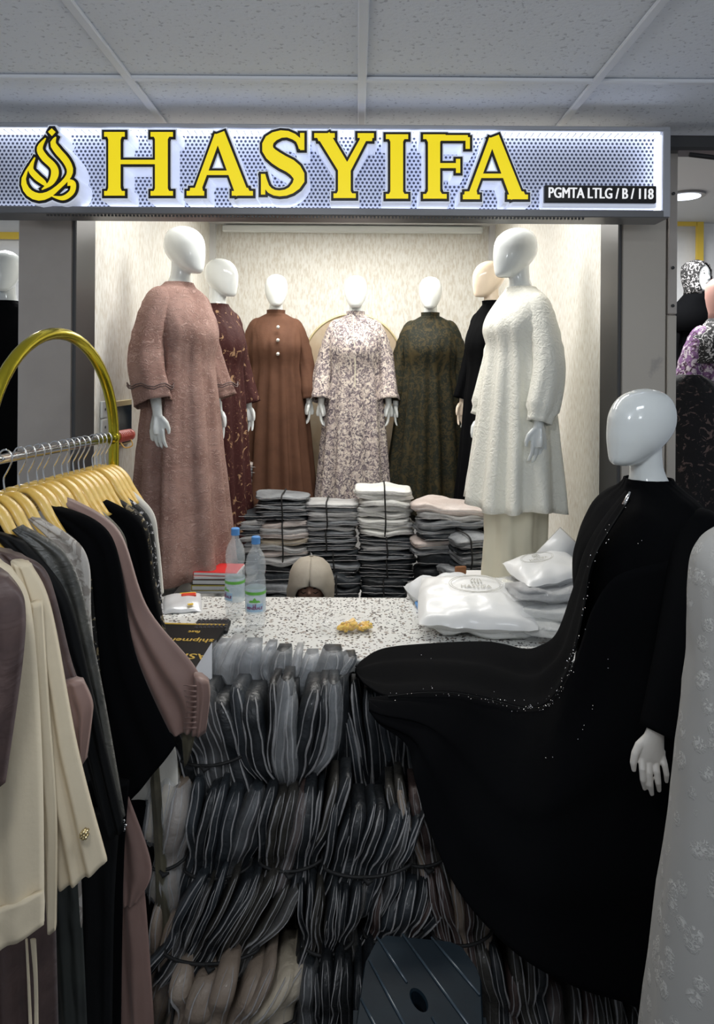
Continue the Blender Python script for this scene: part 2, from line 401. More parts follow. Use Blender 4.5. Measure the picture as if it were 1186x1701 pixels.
# lamp panels inside the shop
for y, sx, pw in ((3.15, 1.5, 4), (4.45, 1.3, 4)):
    t = thing('ceiling_light', 'long white ceiling light ' + ('just behind the shop sign' if y < 4 else 'over the back mannequins'), 'light', (-.02, y, 2.79))
    MB().box((0, 0, .015), (sx+.06, .22, .03), bev=.005).obj('housing', white_paint, t, False)
    MB().box((0, 0, -.003), (sx, .16, .008)).obj('diffuser', led_white, t, False)
# back wall: ceiling strip of glossy white at the top
struct(MB().box(((XL+XR)/2, YB-.03, 2.785), (1.9, .05, .05), bev=.01).obj('trim_9', white_gloss, smooth=False))

# ------------------------------------------------------------------ shop sign
SD, FD = 2.57, 2.455       # sheet plane, letter face plane
def ribbon(pts, wds, g, n=None, curve=False):
    if curve:
        q = cat([(x, y, w_) for (x, y), w_ in zip(pts, wds)], n or 26); pts = [(a, b) for a, b, c in q]; wds = [max(.5, c) for a, b, c in q]
    pts = [Vector(p) for p in pts]; L = []; Rr = []; m = len(pts)
    for i, p in enumerate(pts):
        t = (pts[min(i+1, m-1)]-pts[max(i-1, 0)]).normalized(); nrm = Vector((-t.y, t.x)); h = wds[i]/2+g; e = 0
        if i == 0: e = -g
        if i == m-1: e = g
        L.append(p+nrm*h+t*e); Rr.append(p-nrm*h+t*e)
    return L+Rr[::-1], m
def prism(mb, polym, y0, y1, d=FD):
    """strip polygon in sign pixels made into a solid between depths y0 (front) and y1 (back)"""
    poly, m = polym
    W = [P(p.x, p.y, d) for p in poly]; k = len(W); fr = []; bk = []
    fr = [Vector((v.x, y0, v.z)) for v in W]; bk = [Vector((v.x, y1, v.z)) for v in W]
    fs = []
    for i in range(m-1):
        a, b, c, e = i, i+1, k-2-i, k-1-i
        fs += [(a, b, c, e), (k+e, k+c, k+b, k+a)]
    for i in range(k): fs.append((i, (i+1) % k, k+(i+1) % k, k+i))
    mb.add(fr+bk, fs)
def stem(x, y0, y1, w_): return ([(x, y0), (x, y1)], [w_, w_], False)
def hbar(x0, x1, y, w_=8): return ([(x0, y), (x1, y)], [w_, w_], False)
def foot(x0, x1, xc, y, up):    # bracketed slab serif
    d = -1 if up else 1
    return [hbar(x0, x1, y, 7.5), ([(xc, y), (xc, y+d*9)], [(x1-x0)*.80, 20], False)]
T_, B_ = 223, 321
LET = {
 'H': [stem(190, 221, 323, 20), stem(268, 221, 323, 21), hbar(195, 262, 269, 7)]+foot(173, 207, 190, T_, 0)+foot(173, 207, 190, B_, 1)+foot(250, 287, 268, T_, 0)+foot(250, 287, 268, B_, 1),
 'A': [([(362, 224), (326, 322)], [11, 11], False), ([(364, 221), (402, 322)], [18, 21], False), hbar(342, 386, 287, 7)]+foot(310, 339, 326, B_, 1)+foot(385, 420, 402, B_, 1),
 'S': [([(500, 247), (494, 231), (472, 222), (449, 231), (445, 249), (462, 265), (488, 280), (497, 299), (482, 317), (460, 321), (444, 312), (437, 290)], [8, 10, 12, 17, 20, 23, 23, 19, 12, 10, 10, 8], True),
       stem(502, 221, 249, 7), stem(437, 289, 323, 7)],
 'Y': [([(538, 225), (572, 281)], [21, 20], False), ([(607, 225), (577, 281)], [10, 12], False), stem(572, 274, 325, 21)]+foot(522, 556, 539, T_+2, 0)+foot(594, 621, 608, T_+2, 0)+foot(554, 591, 572, B_+4, 1),
 'I': [stem(659, 226, 328, 21)]+foot(641, 678, 659, T_+4, 0)+foot(641, 678, 659, B_+5, 1),
 'F': [stem(721, 227, 328, 20), hbar(721, 777, 229, 9), hbar(721, 760, 275, 8), stem(777, 228, 247, 7), stem(761, 264, 287, 7)]+foot(703, 740, 721, T_+4, 0)+foot(703, 742, 721, B_+5, 1),
 'A2': [([(818, 230), (782, 327)], [11, 11], False), ([(820, 227), (859, 328)], [18, 21], False), hbar(798, 843, 292, 7)]+foot(769, 797, 782, B_+6, 1)+foot(843, 877, 860, B_+6, 1),
 'emblem': [([(86, 213), (86, 219), (86, 226)], [1, 13, 1], False),
   ([(48, 276), (39, 299), (46, 318), (63, 327), (81, 323), (99, 309), (113, 294), (116, 281), (109, 266), (96, 251), (88, 238), (93, 227)], [2, 8, 12, 13, 11, 8, 9, 11, 12, 12, 10, 2], True),
   ([(76, 229), (66, 246), (73, 261), (88, 276), (91, 289), (84, 304), (69, 315)], [2, 10, 12, 12, 13, 9, 2], True),
   ([(58, 261), (51, 280), (60, 293), (72, 303), (78, 311)], [2, 9, 11, 9, 2], True),
   ([(84, 325), (104, 329), (119, 319), (121, 305), (112, 303)], [2, 8, 9, 10, 12], True)]}
sign = thing('shop_sign', 'long lit shop sign with yellow serif letters on perforated white sheet', 'sign', (0, 2.6, 2.3))
zt, zb = 2.604, 2.290
xl, xr = -1.38, P(1113, 300, 2.5).x
def sp(mb, name, m, smooth=False): return keep(mb.obj(name, m, None, smooth), sign)
sp(MB().box(((xl+xr)/2, 2.60, (zt+zb)/2), (xr-xl-.01, .05, zt-zb-.02)), 'backing', frame_grey)
sp(MB().box(((xl+xr)/2, SD+.006, (zt+zb)/2), (xr-xl-.03, .006, zt-zb-.03)), 'perforated_panel', perf_mat)
sp(MB().box(((xl+xr)/2, 2.56, zt-.008), (xr-xl, .125, .016), bev=.003), 'top_rail', frame_light)
sp(MB().box(((xl+xr)/2, 2.56, zb+.012), (xr-xl, .125, .026), bev=.003), 'bottom_rail', frame_grey)
sp(MB().box((xr-.012, 2.56, (zt+zb)/2), (.026, .126, zt-zb), bev=.003), 'end_rail', frame_light)
sp(MB().box(((xl+xr)/2, 2.540, zt-.0185), (xr-xl-.06, .055, .004)), 'light_strip', led_white)
sp(MB().box((xr-.0275, 2.540, (zt+zb)/2), (.004, .055, zt-zb-.05)), 'light_strip', led_white)
sp(MB().box(((xl+xr)/2, 2.560, zb+.0265), (xr-xl-.06, .02, .003)), 'light_strip', led_white)
ld = MB()
for i in range(98): ld.box((xl+.05+i*(xr-xl-.08)/97, 2.53, zt-.022), (.003, .045, .003))
sp(ld, 'strip_divider', cgrid)
teeth = MB()      # scalloped lower edge under the sign
for i in range(150): teeth.box((xl+.3+i*.0125, 2.515, zb-.003), (.006, .008, .008))
t_ = sp(teeth, 'edge_beading', dark_metal)
for key, strokes in LET.items():
    a, b, c = MB(), MB(), MB()
    gb = 4.1
    for i, (pts, wds, cv) in enumerate(strokes):
        e = i*.00012
        prism(a, ribbon(pts, wds, gb+2.2, 26, cv), FD+.006+e, SD+.002, FD)
        prism(b, ribbon(pts, wds, gb, 26, cv), FD+.002+e, FD+.007)
        prism(c, ribbon(pts, wds, -.4 if cv or key == 'emblem' else 0, 26, cv), FD-.001+e, FD+.003)
    body = sp(a, 'emblem' if key == 'emblem' else 'letter', letter_white)
    if key == 'emblem': body['label'] = 'yellow drop-shaped calligraphic emblem outlined in black'
    else: body['label'] = 'yellow serif letter %s with black outline and white sides' % key[0]
    for q, nm, mm in ((b, 'outline', letter_black), (c, 'letter_face', letter_yellow)):
        ch = q.obj(nm, mm, None, False); ch.parent = body; ch.matrix_parent_inverse = (parent_matrix(sign)).inverted() @ Matrix.Identity(4)
        ch.matrix_parent_inverse = Matrix.Identity(4)
p0, p1 = P(905, 307, 2.50), P(1091, 337, 2.50)
plate = sp(MB().box(((p0.x+p1.x)/2, 2.512, (p0.z+p1.z)/2), (p1.x-p0.x, .02, p0.z-p1.z), bev=.002), 'address_plate', letter_black)
plate['label'] = 'black address plate reading PGMTA LTLG / B / 118'
sp(MB().box(((p0.x+p1.x)/2+.002, 2.54, (p0.z+p1.z)/2-.008), (p1.x-p0.x+.012, .045, p0.z-p1.z+.012), bev=.003), 'plate_backing', letter_white)
for k_ in (-.0011, 0, .0011):
    tx = text_mesh('PGMTA LTLG / B / 118', 'lettering', glow_print, None, ((p0.x+p1.x)/2+k_, 2.4995-k_*.1, (p0.z+p1.z)/2), (PI/2, ROLL, 0), .052, .001, .0, width=(p1.x-p0.x)*.93)
    tx.parent = plate
# service duct above the sign to the right
struct(MB().box((1.38, 2.70, 2.60), (.58, .10, .055), bev=.01).obj('trim_10', dark_metal, smooth=False))
struct(MB().tube([(1.2, 2.62, 2.545), (1.3, 2.61, 2.53), (1.42, 2.62, 2.56), (1.5, 2.63, 2.62)], .009, 8).obj('trim_11', black_plain))

# ------------------------------------------------------------------ counter and platforms
CT = .812
counter = thing('counter', 'shop counter with white speckled terrazzo top and dark front', 'counter', (0, 2.6, 0))
keep(MB().box((-.04, 2.675, CT-.022), (2.0, .65, .044), bev=.004).obj('countertop', terrazzo_mat, None, False), counter)
keep(MB().box((-.04, 2.42, .385), (1.96, .02, .77)).obj('front_panel', black_plain, None, False), counter)
for x in (-1.0, .9): keep(MB().box((x, 2.69, .385), (.03, .52, .77)).obj('side_panel', black_plain, None, False), counter)
plat = thing('display_platform', 'low cream platform running under the standing mannequins', 'platform', (0, 4.9, 0))
keep(MB().box((-.04, 4.95, .39), (2.06, .68, .78)).obj('back_section', white_paint, None, False), plat)
keep(MB().box((-.93, 3.81, .39), (.28, 1.58, .78)).obj('side_section', white_paint, None, False), plat)
keep(MB().box((.745, 3.28, .39), (.49, .52, .78)).obj('side_section', white_paint, None, False), plat)
keep(MB().box((.88, 4.07, .39), (.22, 1.06, .78)).obj('side_section', white_paint, None, False), plat)
tag(MB().box((0, 4.15, .19), (1.1, .8, .38), bev=.01).obj('storage_bench', white_paint, None, False), 'low white bench hidden under the tied garment stacks', 'bench')
# arch panel on the back wall
arch = thing('arch_panel', 'round-topped gold-rimmed arch panel behind the centre mannequin', 'panel', (P(586, 600, 5.25).x, 5.25, .78))
rad = .36; ah = EYE+(617-522)/F*5.25-.78-rad
def arch_pts(r, n=32): return [(r*math.cos(PI*i/n), ah+r*math.sin(PI*i/n)) for i in range(n+1)]
ap = arch_pts(rad); pts = [(rad, 0)]+ap+[(-rad, 0)]
q = MB(); m_ = len(pts); q.add([(x, -.01, z) for x, z in pts]+[(x, .03, z) for x, z in pts], [tuple(range(m_)), tuple(reversed(range(m_, 2*m_)))]+[(i, (i+1) % m_, m_+(i+1) % m_, m_+i) for i in range(m_)])
arch_mat = patterned('arch_panel', (.46, .36, .25), [(5, .45, .2, (.52, .44, .33))], bumpy=.1)
q.obj('panel', arch_mat, arch, False)
MB().tube([(x, -.012, z) for x, z in pts], .008, 8).obj('rim', gold_rim, arch)

# ------------------------------------------------------------------ mannequins
def hand_parts(mb, wr, side, curl=.25, ang=0, s=1.0):
    """wr: wrist point; fingers point down; thumb leaves the palm's front side"""
    M = Matrix.Translation(wr) @ Matrix.Rotation(ang, 4, 'Y')
    q = MB()
    q.tube([(0, 0, .03), (0, 0, 0), (0, -.003, -.03), (0, -.006, -.065), (0, -.007, -.088)], [.021, .019, .028, .034, .030], 12, .45)
    for i, (off, ln) in enumerate(((-.030, .066), (-.010, .077), (.010, .073), (.029, .056))):
        y0 = -.006; c = curl*(1+.2*i)
        pts = [(0, off*1.0, -.07)]; a = -.15; x = 0; z = -.085; y = off; pts.append((x, y, z)); yy = off
        for sgm in (.45, .32, .23):
            a += c*.9; x += -side*math.sin(a)*ln*sgm; z -= math.cos(a)*ln*sgm; yy += off*.10
            pts.append((x, yy, z))
        q.tube([Vector(p) for p in pts], [.0105, .0098, .0088, .008, .0055], 9)
    q.tube([(0, -.022, -.018), (-side*.008, -.042, -.040), (-side*.014, -.050, -.066), (-side*.016, -.050, -.088)], [.013, .0118, .0098, .0065], 9)
    # palm lies in the y-z plane: widen it along y
    q.v = [v for v in q.v]
    mb.add([M @ (v*s) for v in q.v], q.f)
def palm_fix(mb, wr, side, ang, s=1.0):
    M = Matrix.Translation(wr) @ Matrix.Rotation(ang, 4, 'Y'); q = MB(); rings = []
    for z, hx, hy in ((.035, .019, .020), (0, .016, .023), (-.02, .015, .030), (-.05, .015, .038), (-.078, .013, .038), (-.09, .009, .034)):
        rings.append([Vector((hx*math.cos(2*PI*j/14), hy*math.sin(2*PI*j/14), z)) for j in range(14)])
    q.loft(rings); mb.add([M @ (v*s) for v in q.v], q.f)
def head_rings():
    H0 = 0
    prof = [(0, .004, .004, .018), (.005, .028, .038, .018), (.020, .053, .070, .014), (.045, .069, .093, .009), (.08, .076, .105, .004), (.115, .075, .104, -.001),
            (.145, .069, .094, -.011), (.170, .060, .080, -.022), (.192, .049, .065, -.034), (.209, .037, .050, -.045), (.220, .020, .028, -.056)]
    rr = [[Vector((.3*x*.6, .018+.3*y*.6, .0004)) for x, y in [(math.cos(2*PI*j/56)*.03, math.sin(2*PI*j/56)*.03) for j in range(56)]]]
    for z, rx, ry, cy in cat(prof, 44):
        rr.append([Vector((rx*math.cos(a), cy+ry*math.sin(a)*(1.0 if math.sin(a) > 0 else .94), -z)) for a in [2*PI*j/56 for j in range(56)]])
    return rr
def make_body(name, mat_, tilt=0.0, arms=True, voxel=.0036):
    """egg-headed mannequin; origin at the top of the head, facing -y"""
    mb = MB()
    q = MB().loft(head_rings())
    q.xf(Matrix.Translation((0, 0, -.2)) @ Matrix.Rotation(tilt, 4, 'X') @ Matrix.Translation((0, 0, .2)))
    mb.add(q.v, q.f)
    nk = []
    for z, rx, ry, cy in ((-.14, .045, .045, .022), (-.19, .044, .046, .022), (-.225, .045, .046, .026), (-.250, .050, .050, .031), (-.275, .066, .056, .036), (-.31, .112, .068, .036),
                          (-.35, .140, .080, .032), (-.45, .140, .090, .02), (-.60, .125, .085, .02), (-.75, .145, .10, .025), (-.85, .15, .105, .025)):
        nk.append([Vector((rx*math.cos(2*PI*j/24), cy+ry*math.sin(2*PI*j/24), z)) for j in range(24)])
    mb.loft(nk)
    if arms:
        for s in (-1, 1):
            sh = Vector((s*.125, .03, -.36)); el = Vector((s*.195, .035, -.60)); wr = Vector((s*.222, -.03, -.835))
            mb.tube([sh, (sh+el)/2, el, (el+wr)/2, wr, wr+Vector((0, -.002, -.02))], [.030, .036, .033, .029, .021, .021], 14)
            palm_fix(mb, wr+Vector((0, 0, -.01)), s, 0); hand_parts(mb, wr+Vector((0, 0, -.01)), s, .28, 0)
    o = mb.obj(name, mat_)
    rm = o.modifiers.new('r', 'REMESH'); rm.mode = 'VOXEL'; rm.voxel_size = voxel; rm.use_smooth_shade = True
    sm = o.modifiers.new('s', 'SMOOTH'); sm.iterations = 8; sm.factor = .5
    bpy.context.view_layer.update()
    me = bpy.data.meshes.new_from_object(o.evaluated_get(bpy.context.evaluated_depsgraph_get()))
    bpy.data.objects.remove(o); me.polygons.foreach_set('use_smooth', [True]*len(me.polygons))
    return me
body_mesh = make_body('body', white_gloss)
body_cream = body_mesh.copy(); body_cream.materials.clear(); body_cream.materials.append(cream_gloss)

def dress(prof, folds, fold_from, seed, n=160, rows=64, hem_wave=0.0, front_flat=0, zj=0.0, amp_p=.8):
    """prof: [(z, rx, ry, cy)] from the neck down; folds=(count, amplitude)"""
    q = cat(prof, rows); rings = []; z0, z1 = prof[0][0], prof[-1][0]
    for z, rx, ry, cy in q:
        t = max(0, (fold_from-z)/(fold_from-z1)) if z < fold_from else 0
        ring = []
        for j in range(n):
            a = 2*PI*j/n
            ph = a*folds[0]+1.6*nz(math.cos(a)*1.3+seed, math.sin(a)*1.3, z*.8)+seed
            A = folds[1]*t**amp_p*(.55+1.3*abs(nz(math.cos(a)*2+seed*3, math.sin(a)*2, z*.5)))
            s_ = math.sin(ph); s_ = (abs(s_)**.75)*(1 if s_ > 0 else -1)
            k = 1+A*s_/max(rx, .05)*.9+.012*nz(a*3+seed, z*9)
            wr = .003*nz(math.cos(a)*5+seed, math.sin(a)*5, z*14)
            ring.append(Vector(((rx*k+wr)*math.cos(a), cy+(ry*k+wr)*math.sin(a), z+t*hem_wave*math.sin(a*3+seed)+zj*nz(a*2, seed)*t)))
        rings.append(ring)
    return MB().loft(rings, cap=False)
def inner(mb, name, m, parent, th=.004):
    o = mb.obj(name, m, parent); s = o.modifiers.new('thickness', 'SOLIDIFY'); s.thickness = th; s.offset = 0; return o
def sleeve(sh, el, cu, r0, r1, r2, seed, cuff=None, n=36, rows=30, flat=.85):
    pts = cat([tuple(Vector(sh)+Vector((-.035*(1 if sh[0] > 0 else -1), 0, .022))), sh, el, cu], rows); rr = cat([(r0*.30,), (r0*.78,), (r1*.96,), (r2,)], rows); rings = []
    for i, p in enumerate(pts):
        p = Vector(p); t = (Vector(pts[min(i+1, rows-1)])-Vector(pts[max(i-1, 0)])).normalized()
        a = Vector((0, 1, 0)); a = (a-t*a.dot(t)).normalized(); b = t.cross(a)
        r = rr[i][0]; u = i/(rows-1)
        if cuff and u > .9: r = cuff*(1+.04*math.sin((u-.9)*60))
        ring = []
        for j in range(n):
            an = 2*PI*j/n
            k = 1+.09*nz(math.cos(an)*2+seed, math.sin(an)*2, u*3)*2*u+.07*u*math.sin(an*6+seed+2*nz(u*3, seed))+.05*math.exp(-((u-.5)/.13)**2)*math.sin(u*75+an*2)
            ring.append(p+a*(r*k*math.cos(an))+b*(r*k*flat*math.sin(an)))
        rings.append(ring)
    return MB().loft(rings, cap=False)
STD = [(-.260, .063, .062, .034), (-.270, .075, .066, .036), (-.284, .100, .070, .036), (-.305, .132, .080, .036), (-.345, .160, .094, .034), (-.42, .165, .112, .012), (-.50, .165, .122, .002),
       (-.62, .155, .112, .012), (-.80, .175, .125, .012), (-1.1, .20, .145, .01), (-1.56, .235, .175, 0)]
def scaled(prof, kx=1, hem=None, zend=None):
    out = []
    for z, rx, ry, cy in prof:
        if zend and z < -.3: zz = -.3+(z+.3)*(zend+.3)/(-1.26)
        else: zz = z
        u = max(0, (-.5-z)/1.06)
        f = kx*(1+u*((hem or .24)/.24-1))
        out.append((zz, rx*(f if z < -.3 else 1), ry*(f if z < -.3 else 1), cy))
    return out
def mannequin(label, px, py, d, yaw, m, prof=None, folds=(11, .018), seed=1, body=None, sl=True, sr=(.072, .070, .066), cuff=None, hem_wave=.0, sleeve_end=-.835, skip=None, group=None, sz=1.0, kind='mannequin', flat=.85, fold_from=-.40, arms_in=1.0, neck=None, sleeve_drop=0):
    p = P(px, py, d)
    t = thing('mannequin', label, kind, p, yaw, group)
    t.scale = (sz,)*3
    if body is not None:
        b = bpy.data.objects.new('body', body); C.objects.link(b); b.parent = t
    pr = prof or STD
    dr = inner(dress(pr, folds, fold_from, seed, hem_wave=hem_wave), 'dress', m, t)
    if sl:
        for s in (-1, 1):
            sv = sleeve((s*.132*arms_in, .032, -.352), (s*.200*arms_in, .035, -.60), (s*.222*arms_in, -.028+0, sleeve_end), sr[0], sr[1], sr[2], seed+s, cuff, flat=flat)
            inner(sv, 'sleeve', m, t, .003)
    return t, dr
# rose jacquard dress, front left
t, dr = mannequin('tall white mannequin in a long dusty-rose jacquard dress by the left wall', 308, 375, 3.3, 1.15, pink_jacquard,
    scaled(STD, 1.12, .25, -1.58), (10, .034), 2.0, body_mesh, sr=(.076, .078, .085), sleeve_end=-.80, arms_in=1.1, hem_wave=.01)
for s in (-1, 1):
    q = MB()
    for zz in (-.722, -.732):
        q.tube([(s*.244+.090*math.cos(2*PI*j/24), -.012+.10*math.sin(2*PI*j/24), zz+.008*math.sin(j*1.6)) for j in range(24)], .003, 6, closed=True)
    sv = [c for c in t.children if c.name.startswith('sleeve')]
    q.obj('cuff_piping', mat('piping_dark%d' % s, (.10, .06, .055), .5), sv[0 if s < 0 else 1])
q = MB()
for a_ in (-.1, .1): q.tube([(a_, .0, -1.60), (a_, .0, -1.66)], .03, 12)
q.obj('foot_stand', warm_hand, t)
# maroon floral
mannequin('white mannequin in a dark maroon dress with gold flowers behind the rose one', 369, 429, 4.1, 1.1, maroon_floral,
    scaled(STD, 1.0, .22, -1.62), (11, .026), 5.0, body_mesh, sr=(.075, .075, .07))
# brown
t, dr = mannequin('white mannequin in a plain brown dress with three jewelled buttons', 459, 455, 4.8, .12, brown_cloth,
    scaled([(-.238, .060, .058, .030), (-.262, .060, .060, .033)]+STD[1:], 1.05, .245, -1.56), (15, .040), 8.0, body_mesh, cuff=.058, hem_wave=.03)
btn = mat('jewel_button', (.8, .78, .72), .15, metal=.6)
for px_, py_ in ((461, 543), (466, 565), (466.5, 588)):
    zz = P(px_, py_, 4.66).z-P(459, 455, 4.8).z
    b = MB().tube([(.012, -.108 if zz > -.4 else -.125, zz), (.012, -.122 if zz > -.4 else -.140, zz)], .0115, 12).obj('button', btn, dr)
# centre grey floral
t, dr = mannequin('white mannequin in a cream and grey floral dress in the centre of the arch', 591, 457, 4.78, -.02, grey_floral,
    scaled([(-.238, .060, .058, .030), (-.262, .060, .060, .033)]+STD[1:], 1.06, .245, -1.6), (11, .026), 11.0, body_mesh, sr=(.076, .080, .088), sleeve_end=-.83)
cz = cat([(-.015, -.055, -.27), (-.008, -.110, -.42), (0, -.125, -.5), (.003, -.118, -.7), (.006, -.135, -1.0), (.01, -.172, -1.55)], 30)
MB().tube(cz, .0035, 6).obj('front_piping', ivory_plain, dr)
# dark olive
mannequin('white mannequin in a dark olive patterned dress right of the arch', 715, 459, 4.78, -.14, olive_jacquard,
    scaled([(-.238, .060, .058, .030), (-.262, .060, .060, .033)]+STD[1:], 1.08, .275, -1.56), (14, .042), 14.0, body_mesh, sr=(.078, .08, .06), cuff=.05, hem_wave=.02)
# black one with a cream head
mannequin('cream-headed mannequin in a plain black dress behind the ivory tunic', 811, 433, 4.3, -1.15, black_cloth,
    scaled([(-.238, .060, .058, .030), (-.262, .060, .060, .033)]+STD[1:], 1.0, .25, -1.6), (9, .016), 17.0, body_cream, sr=(.072, .07, .062))
# ivory tunic over trousers
t, dr = mannequin('tall white mannequin in an ivory crinkled tunic and matching trousers, right wall', 855, 378, 3.15, -1.18, ivory,
    scaled(STD, .99, .245, -1.21), (10, .036), 21.0, body_mesh, sr=(.066, .068, .062), cuff=.048, hem_wave=.012)
tp = [(-.85, .15, .12, .01), (-1.1, .165, .125, .01), (-1.35, .15, .12, .01), (-1.52, .16, .13, .01), (-1.6, .10, .12, -.02)]
inner(dress(tp, (8, .016), -.8, 3.3, rows=40), 'trousers', ivory_plain, t)

# ------------------------------------------------------------------ the large black mannequin on the right
bm_p = P(1062, 645, 2.06)
t = thing('mannequin', 'large glossy white mannequin in a sequinned black abaya in the right foreground', 'mannequin', bm_p, -1.25)
near_body = make_body('body', white_gloss, tilt=-.04, arms=False, voxel=.0034)
b = bpy.data.objects.new('body', near_body); C.objects.link(b); b.parent = t
prof = [(-.258, .066, .064, .034), (-.27, .076, .068, .036), (-.288, .11, .075, .04), (-.315, .165, .09, .04), (-.36, .205, .115, .03), (-.46, .21, .14, 0), (-.56, .205, .15, -.01), (-.75, .20, .15, 0), (-1.0, .225, .17, 0), (-1.35, .25, .2, 0)]
inner(dress(prof, (8, .012), -.6, 31.0), 'abaya', black_cloth, t)
def world_part(mb, name, m, parent, solid=0):
    o = keep(mb.obj(name, m, None), parent)
    if solid: s = o.modifiers.new('thickness', 'SOLIDIFY'); s.thickness = solid; s.offset = 0
    return o
# near arm: sleeve and hand
shp = P(1166, 895, 1.90); elp = P(1150, 1060, 1.76); wrp = P(1092, 1225, 1.80)
q = MB(); rows = cat([tuple(P(1140, 868, 1.96)), tuple(shp), tuple(elp), tuple(P(1103, 1222, 1.695))], 30); rad_ = cat([(.03,), (.075,), (.078,), (.056,)], 30)
q.tube(rows, [r[0] for r in rad_], 26, .9, cap=False)
world_part(q, 'sleeve', black_cloth, t, .003)
def big_hand(parent):
    mb = MB(); s = 1.0; d = 1.69
    def Q(x, y, dd=0): return P(x, y, d+dd)
    mb.tube([Q(1094, 1190), Q(1089, 1216), Q(1086, 1236, .004)], [.020, .0175, .012], 14, .85)
    rings = []
    for cx_, y_, hw, hd in ((1090, 1206, 13, .015), (1087, 1220, 16, .015), (1083, 1234, 20, .015), (1081, 1248, 22.5, .014), (1081, 1260, 23, .012), (1082, 1268, 20, .008)):
        c = Q(cx_, y_); hw_ = hw*d/F
        rings.append([c+Vector((hw_*math.cos(2*PI*j/16), hd*math.sin(2*PI*j/16), -.08*hw_*math.cos(2*PI*j/16))) for j in range(16)])
    mb.loft(rings)
    for pts, r in (([(1066, 1258), (1067, 1277), (1068, 1295), (1071, 1311)], .0082), ([(1077, 1262), (1078, 1283), (1080, 1303), (1083, 1320)], .0085),
                   ([(1089, 1262), (1091, 1281), (1093, 1299), (1095, 1314)], .0082), ([(1100, 1255), (1104, 1270), (1107, 1286), (1107, 1299)], .0074)):
        pp = [Q(x, y, -.014*math.sin(i/3*PI)) for i, (x, y) in enumerate(pts)]
        mb.tube([pp[0]+Vector((0, 0, .012))]+pp, [r, r, r*.98, r*.90, r*.6], 12)
    mb.tube([Q(1074, 1226, .004), Q(1062, 1238, .0), Q(1055, 1252, -.004), Q(1052, 1267, -.004), Q(1053, 1281, -.002)], [.010, .0105, .0092, .0082, .005], 12)
    o = mb.obj('hand', warm_hand)
    rm = o.modifiers.new('r', 'REMESH'); rm.mode = 'VOXEL'; rm.voxel_size = .0018; rm.use_smooth_shade = True
    sm = o.modifiers.new('s', 'SMOOTH'); sm.iterations = 9
    bpy.context.view_layer.update()
    me = bpy.data.meshes.new_from_object(o.evaluated_get(bpy.context.evaluated_depsgraph_get())); bpy.data.objects.remove(o)
    me.polygons.foreach_set('use_smooth', [True]*len(me.polygons))
    h = bpy.data.objects.new('hand', me); C.objects.link(h); keep(h, parent)
big_hand(t)
# the spread skirt: two cloth panels lying over the counter and the bundles
def patch(top, bot, n, m, bulge, seed, foldamp=.008, foldn=5):
    A = cat(top, n); B = cat(bot, n); g = []
    for i in range(n):
        a, b = P(*A[i]), P(*B[i])
        for j in range(m):
            u = j/(m-1); p = a.lerp(b, u); e = math.sin(PI*u)
            p.y -= bulge*e
            k = math.sin(foldn*PI*u+2.5*nz(i/n*3, seed)+seed)*e
            p.y += foldamp*k; p.z += foldamp*.7*k*min(1, u*4)
            g.append(p)
    return MB().add(g, [(i*m+j, i*m+j+1, (i+1)*m+j+1, (i+1)*m+j) for i in range(n-1) for j in range(m-1)])
top = [(590, 1112, 2.26), (603, 1096, 2.34), (640, 1077, 2.42), (720, 1069, 2.45), (800, 1066, 2.46), (835, 1070, 2.44), (870, 1078, 2.40), (895, 1074, 2.34), (925, 1052, 2.24), (950, 985, 2.12), (972, 915, 2.05), (1000, 865, 2.02), (1040, 815, 2.0)]
zipl = [(592, 1118, 2.18), (608, 1138, 2.10), (645, 1157, 2.06), (700, 1151, 2.06), (760, 1152, 2.07), (820, 1164, 2.06), (875, 1177, 2.02), (910, 1168, 1.97), (938, 1130, 1.93), (955, 1080, 1.92), (970, 1010, 1.91), (985, 930, 1.92), (1044, 830, 1.94)]
world_part(patch(top, zipl, 90, 34, .012, 1.3, .009, 4), 'front_panel', black_cloth, t, .004)
zip2 = [(612, 1160, 2.04), (640, 1156, 2.04), (700, 1152, 2.04), (760, 1153, 2.05), (820, 1166, 2.04), (875, 1178, 2.0), (910, 1169, 1.95), (938, 1132, 1.91), (962, 1080, 1.90), (985, 1010, 1.89), (1020, 960, 1.88), (1075, 940, 1.86), (1120, 930, 1.86)]
hem = [(614, 1172, 2.03), (628, 1200, 1.99), (676, 1238, 1.95), (690, 1300, 1.88), (718, 1392, 1.82), (760, 1478, 1.76), (815, 1545, 1.72), (880, 1600, 1.68), (960, 1641, 1.71), (1040, 1666, 1.74), (1087, 1690, 1.76), (1125, 1712, 1.77), (1180, 1740, 1.78)]
world_part(patch(zip2, hem, 110, 50, .025, 4.1, .012, 6), 'skirt', black_cloth, t, .004)
sq = MB(); gem = mat('sequin', (.9, .9, .92), .1, metal=.8)
def gemat(p, r):
    sq.add([p+Vector(v)*r for v in ((1, 0, 0), (0, 0, 1), (-1, 0, 0), (0, 0, -1), (0, -1, 0), (0, 1, 0))], [(0, 1, 4), (1, 2, 4), (2, 3, 4), (3, 0, 4), (1, 0, 5), (2, 1, 5), (3, 2, 5), (0, 3, 5)])
line = cat([(x, y, d-.045) for x, y, d in zipl[2:]], 120)
for i, (x, y, d) in enumerate(line):
    dens = 3 if 30 < i < 85 else 1
    for _ in range(dens):
        if R.random() < .55: gemat(P(x+R.gauss(0, 5), y+R.gauss(0, 5), d), R.uniform(.0008, .0020))
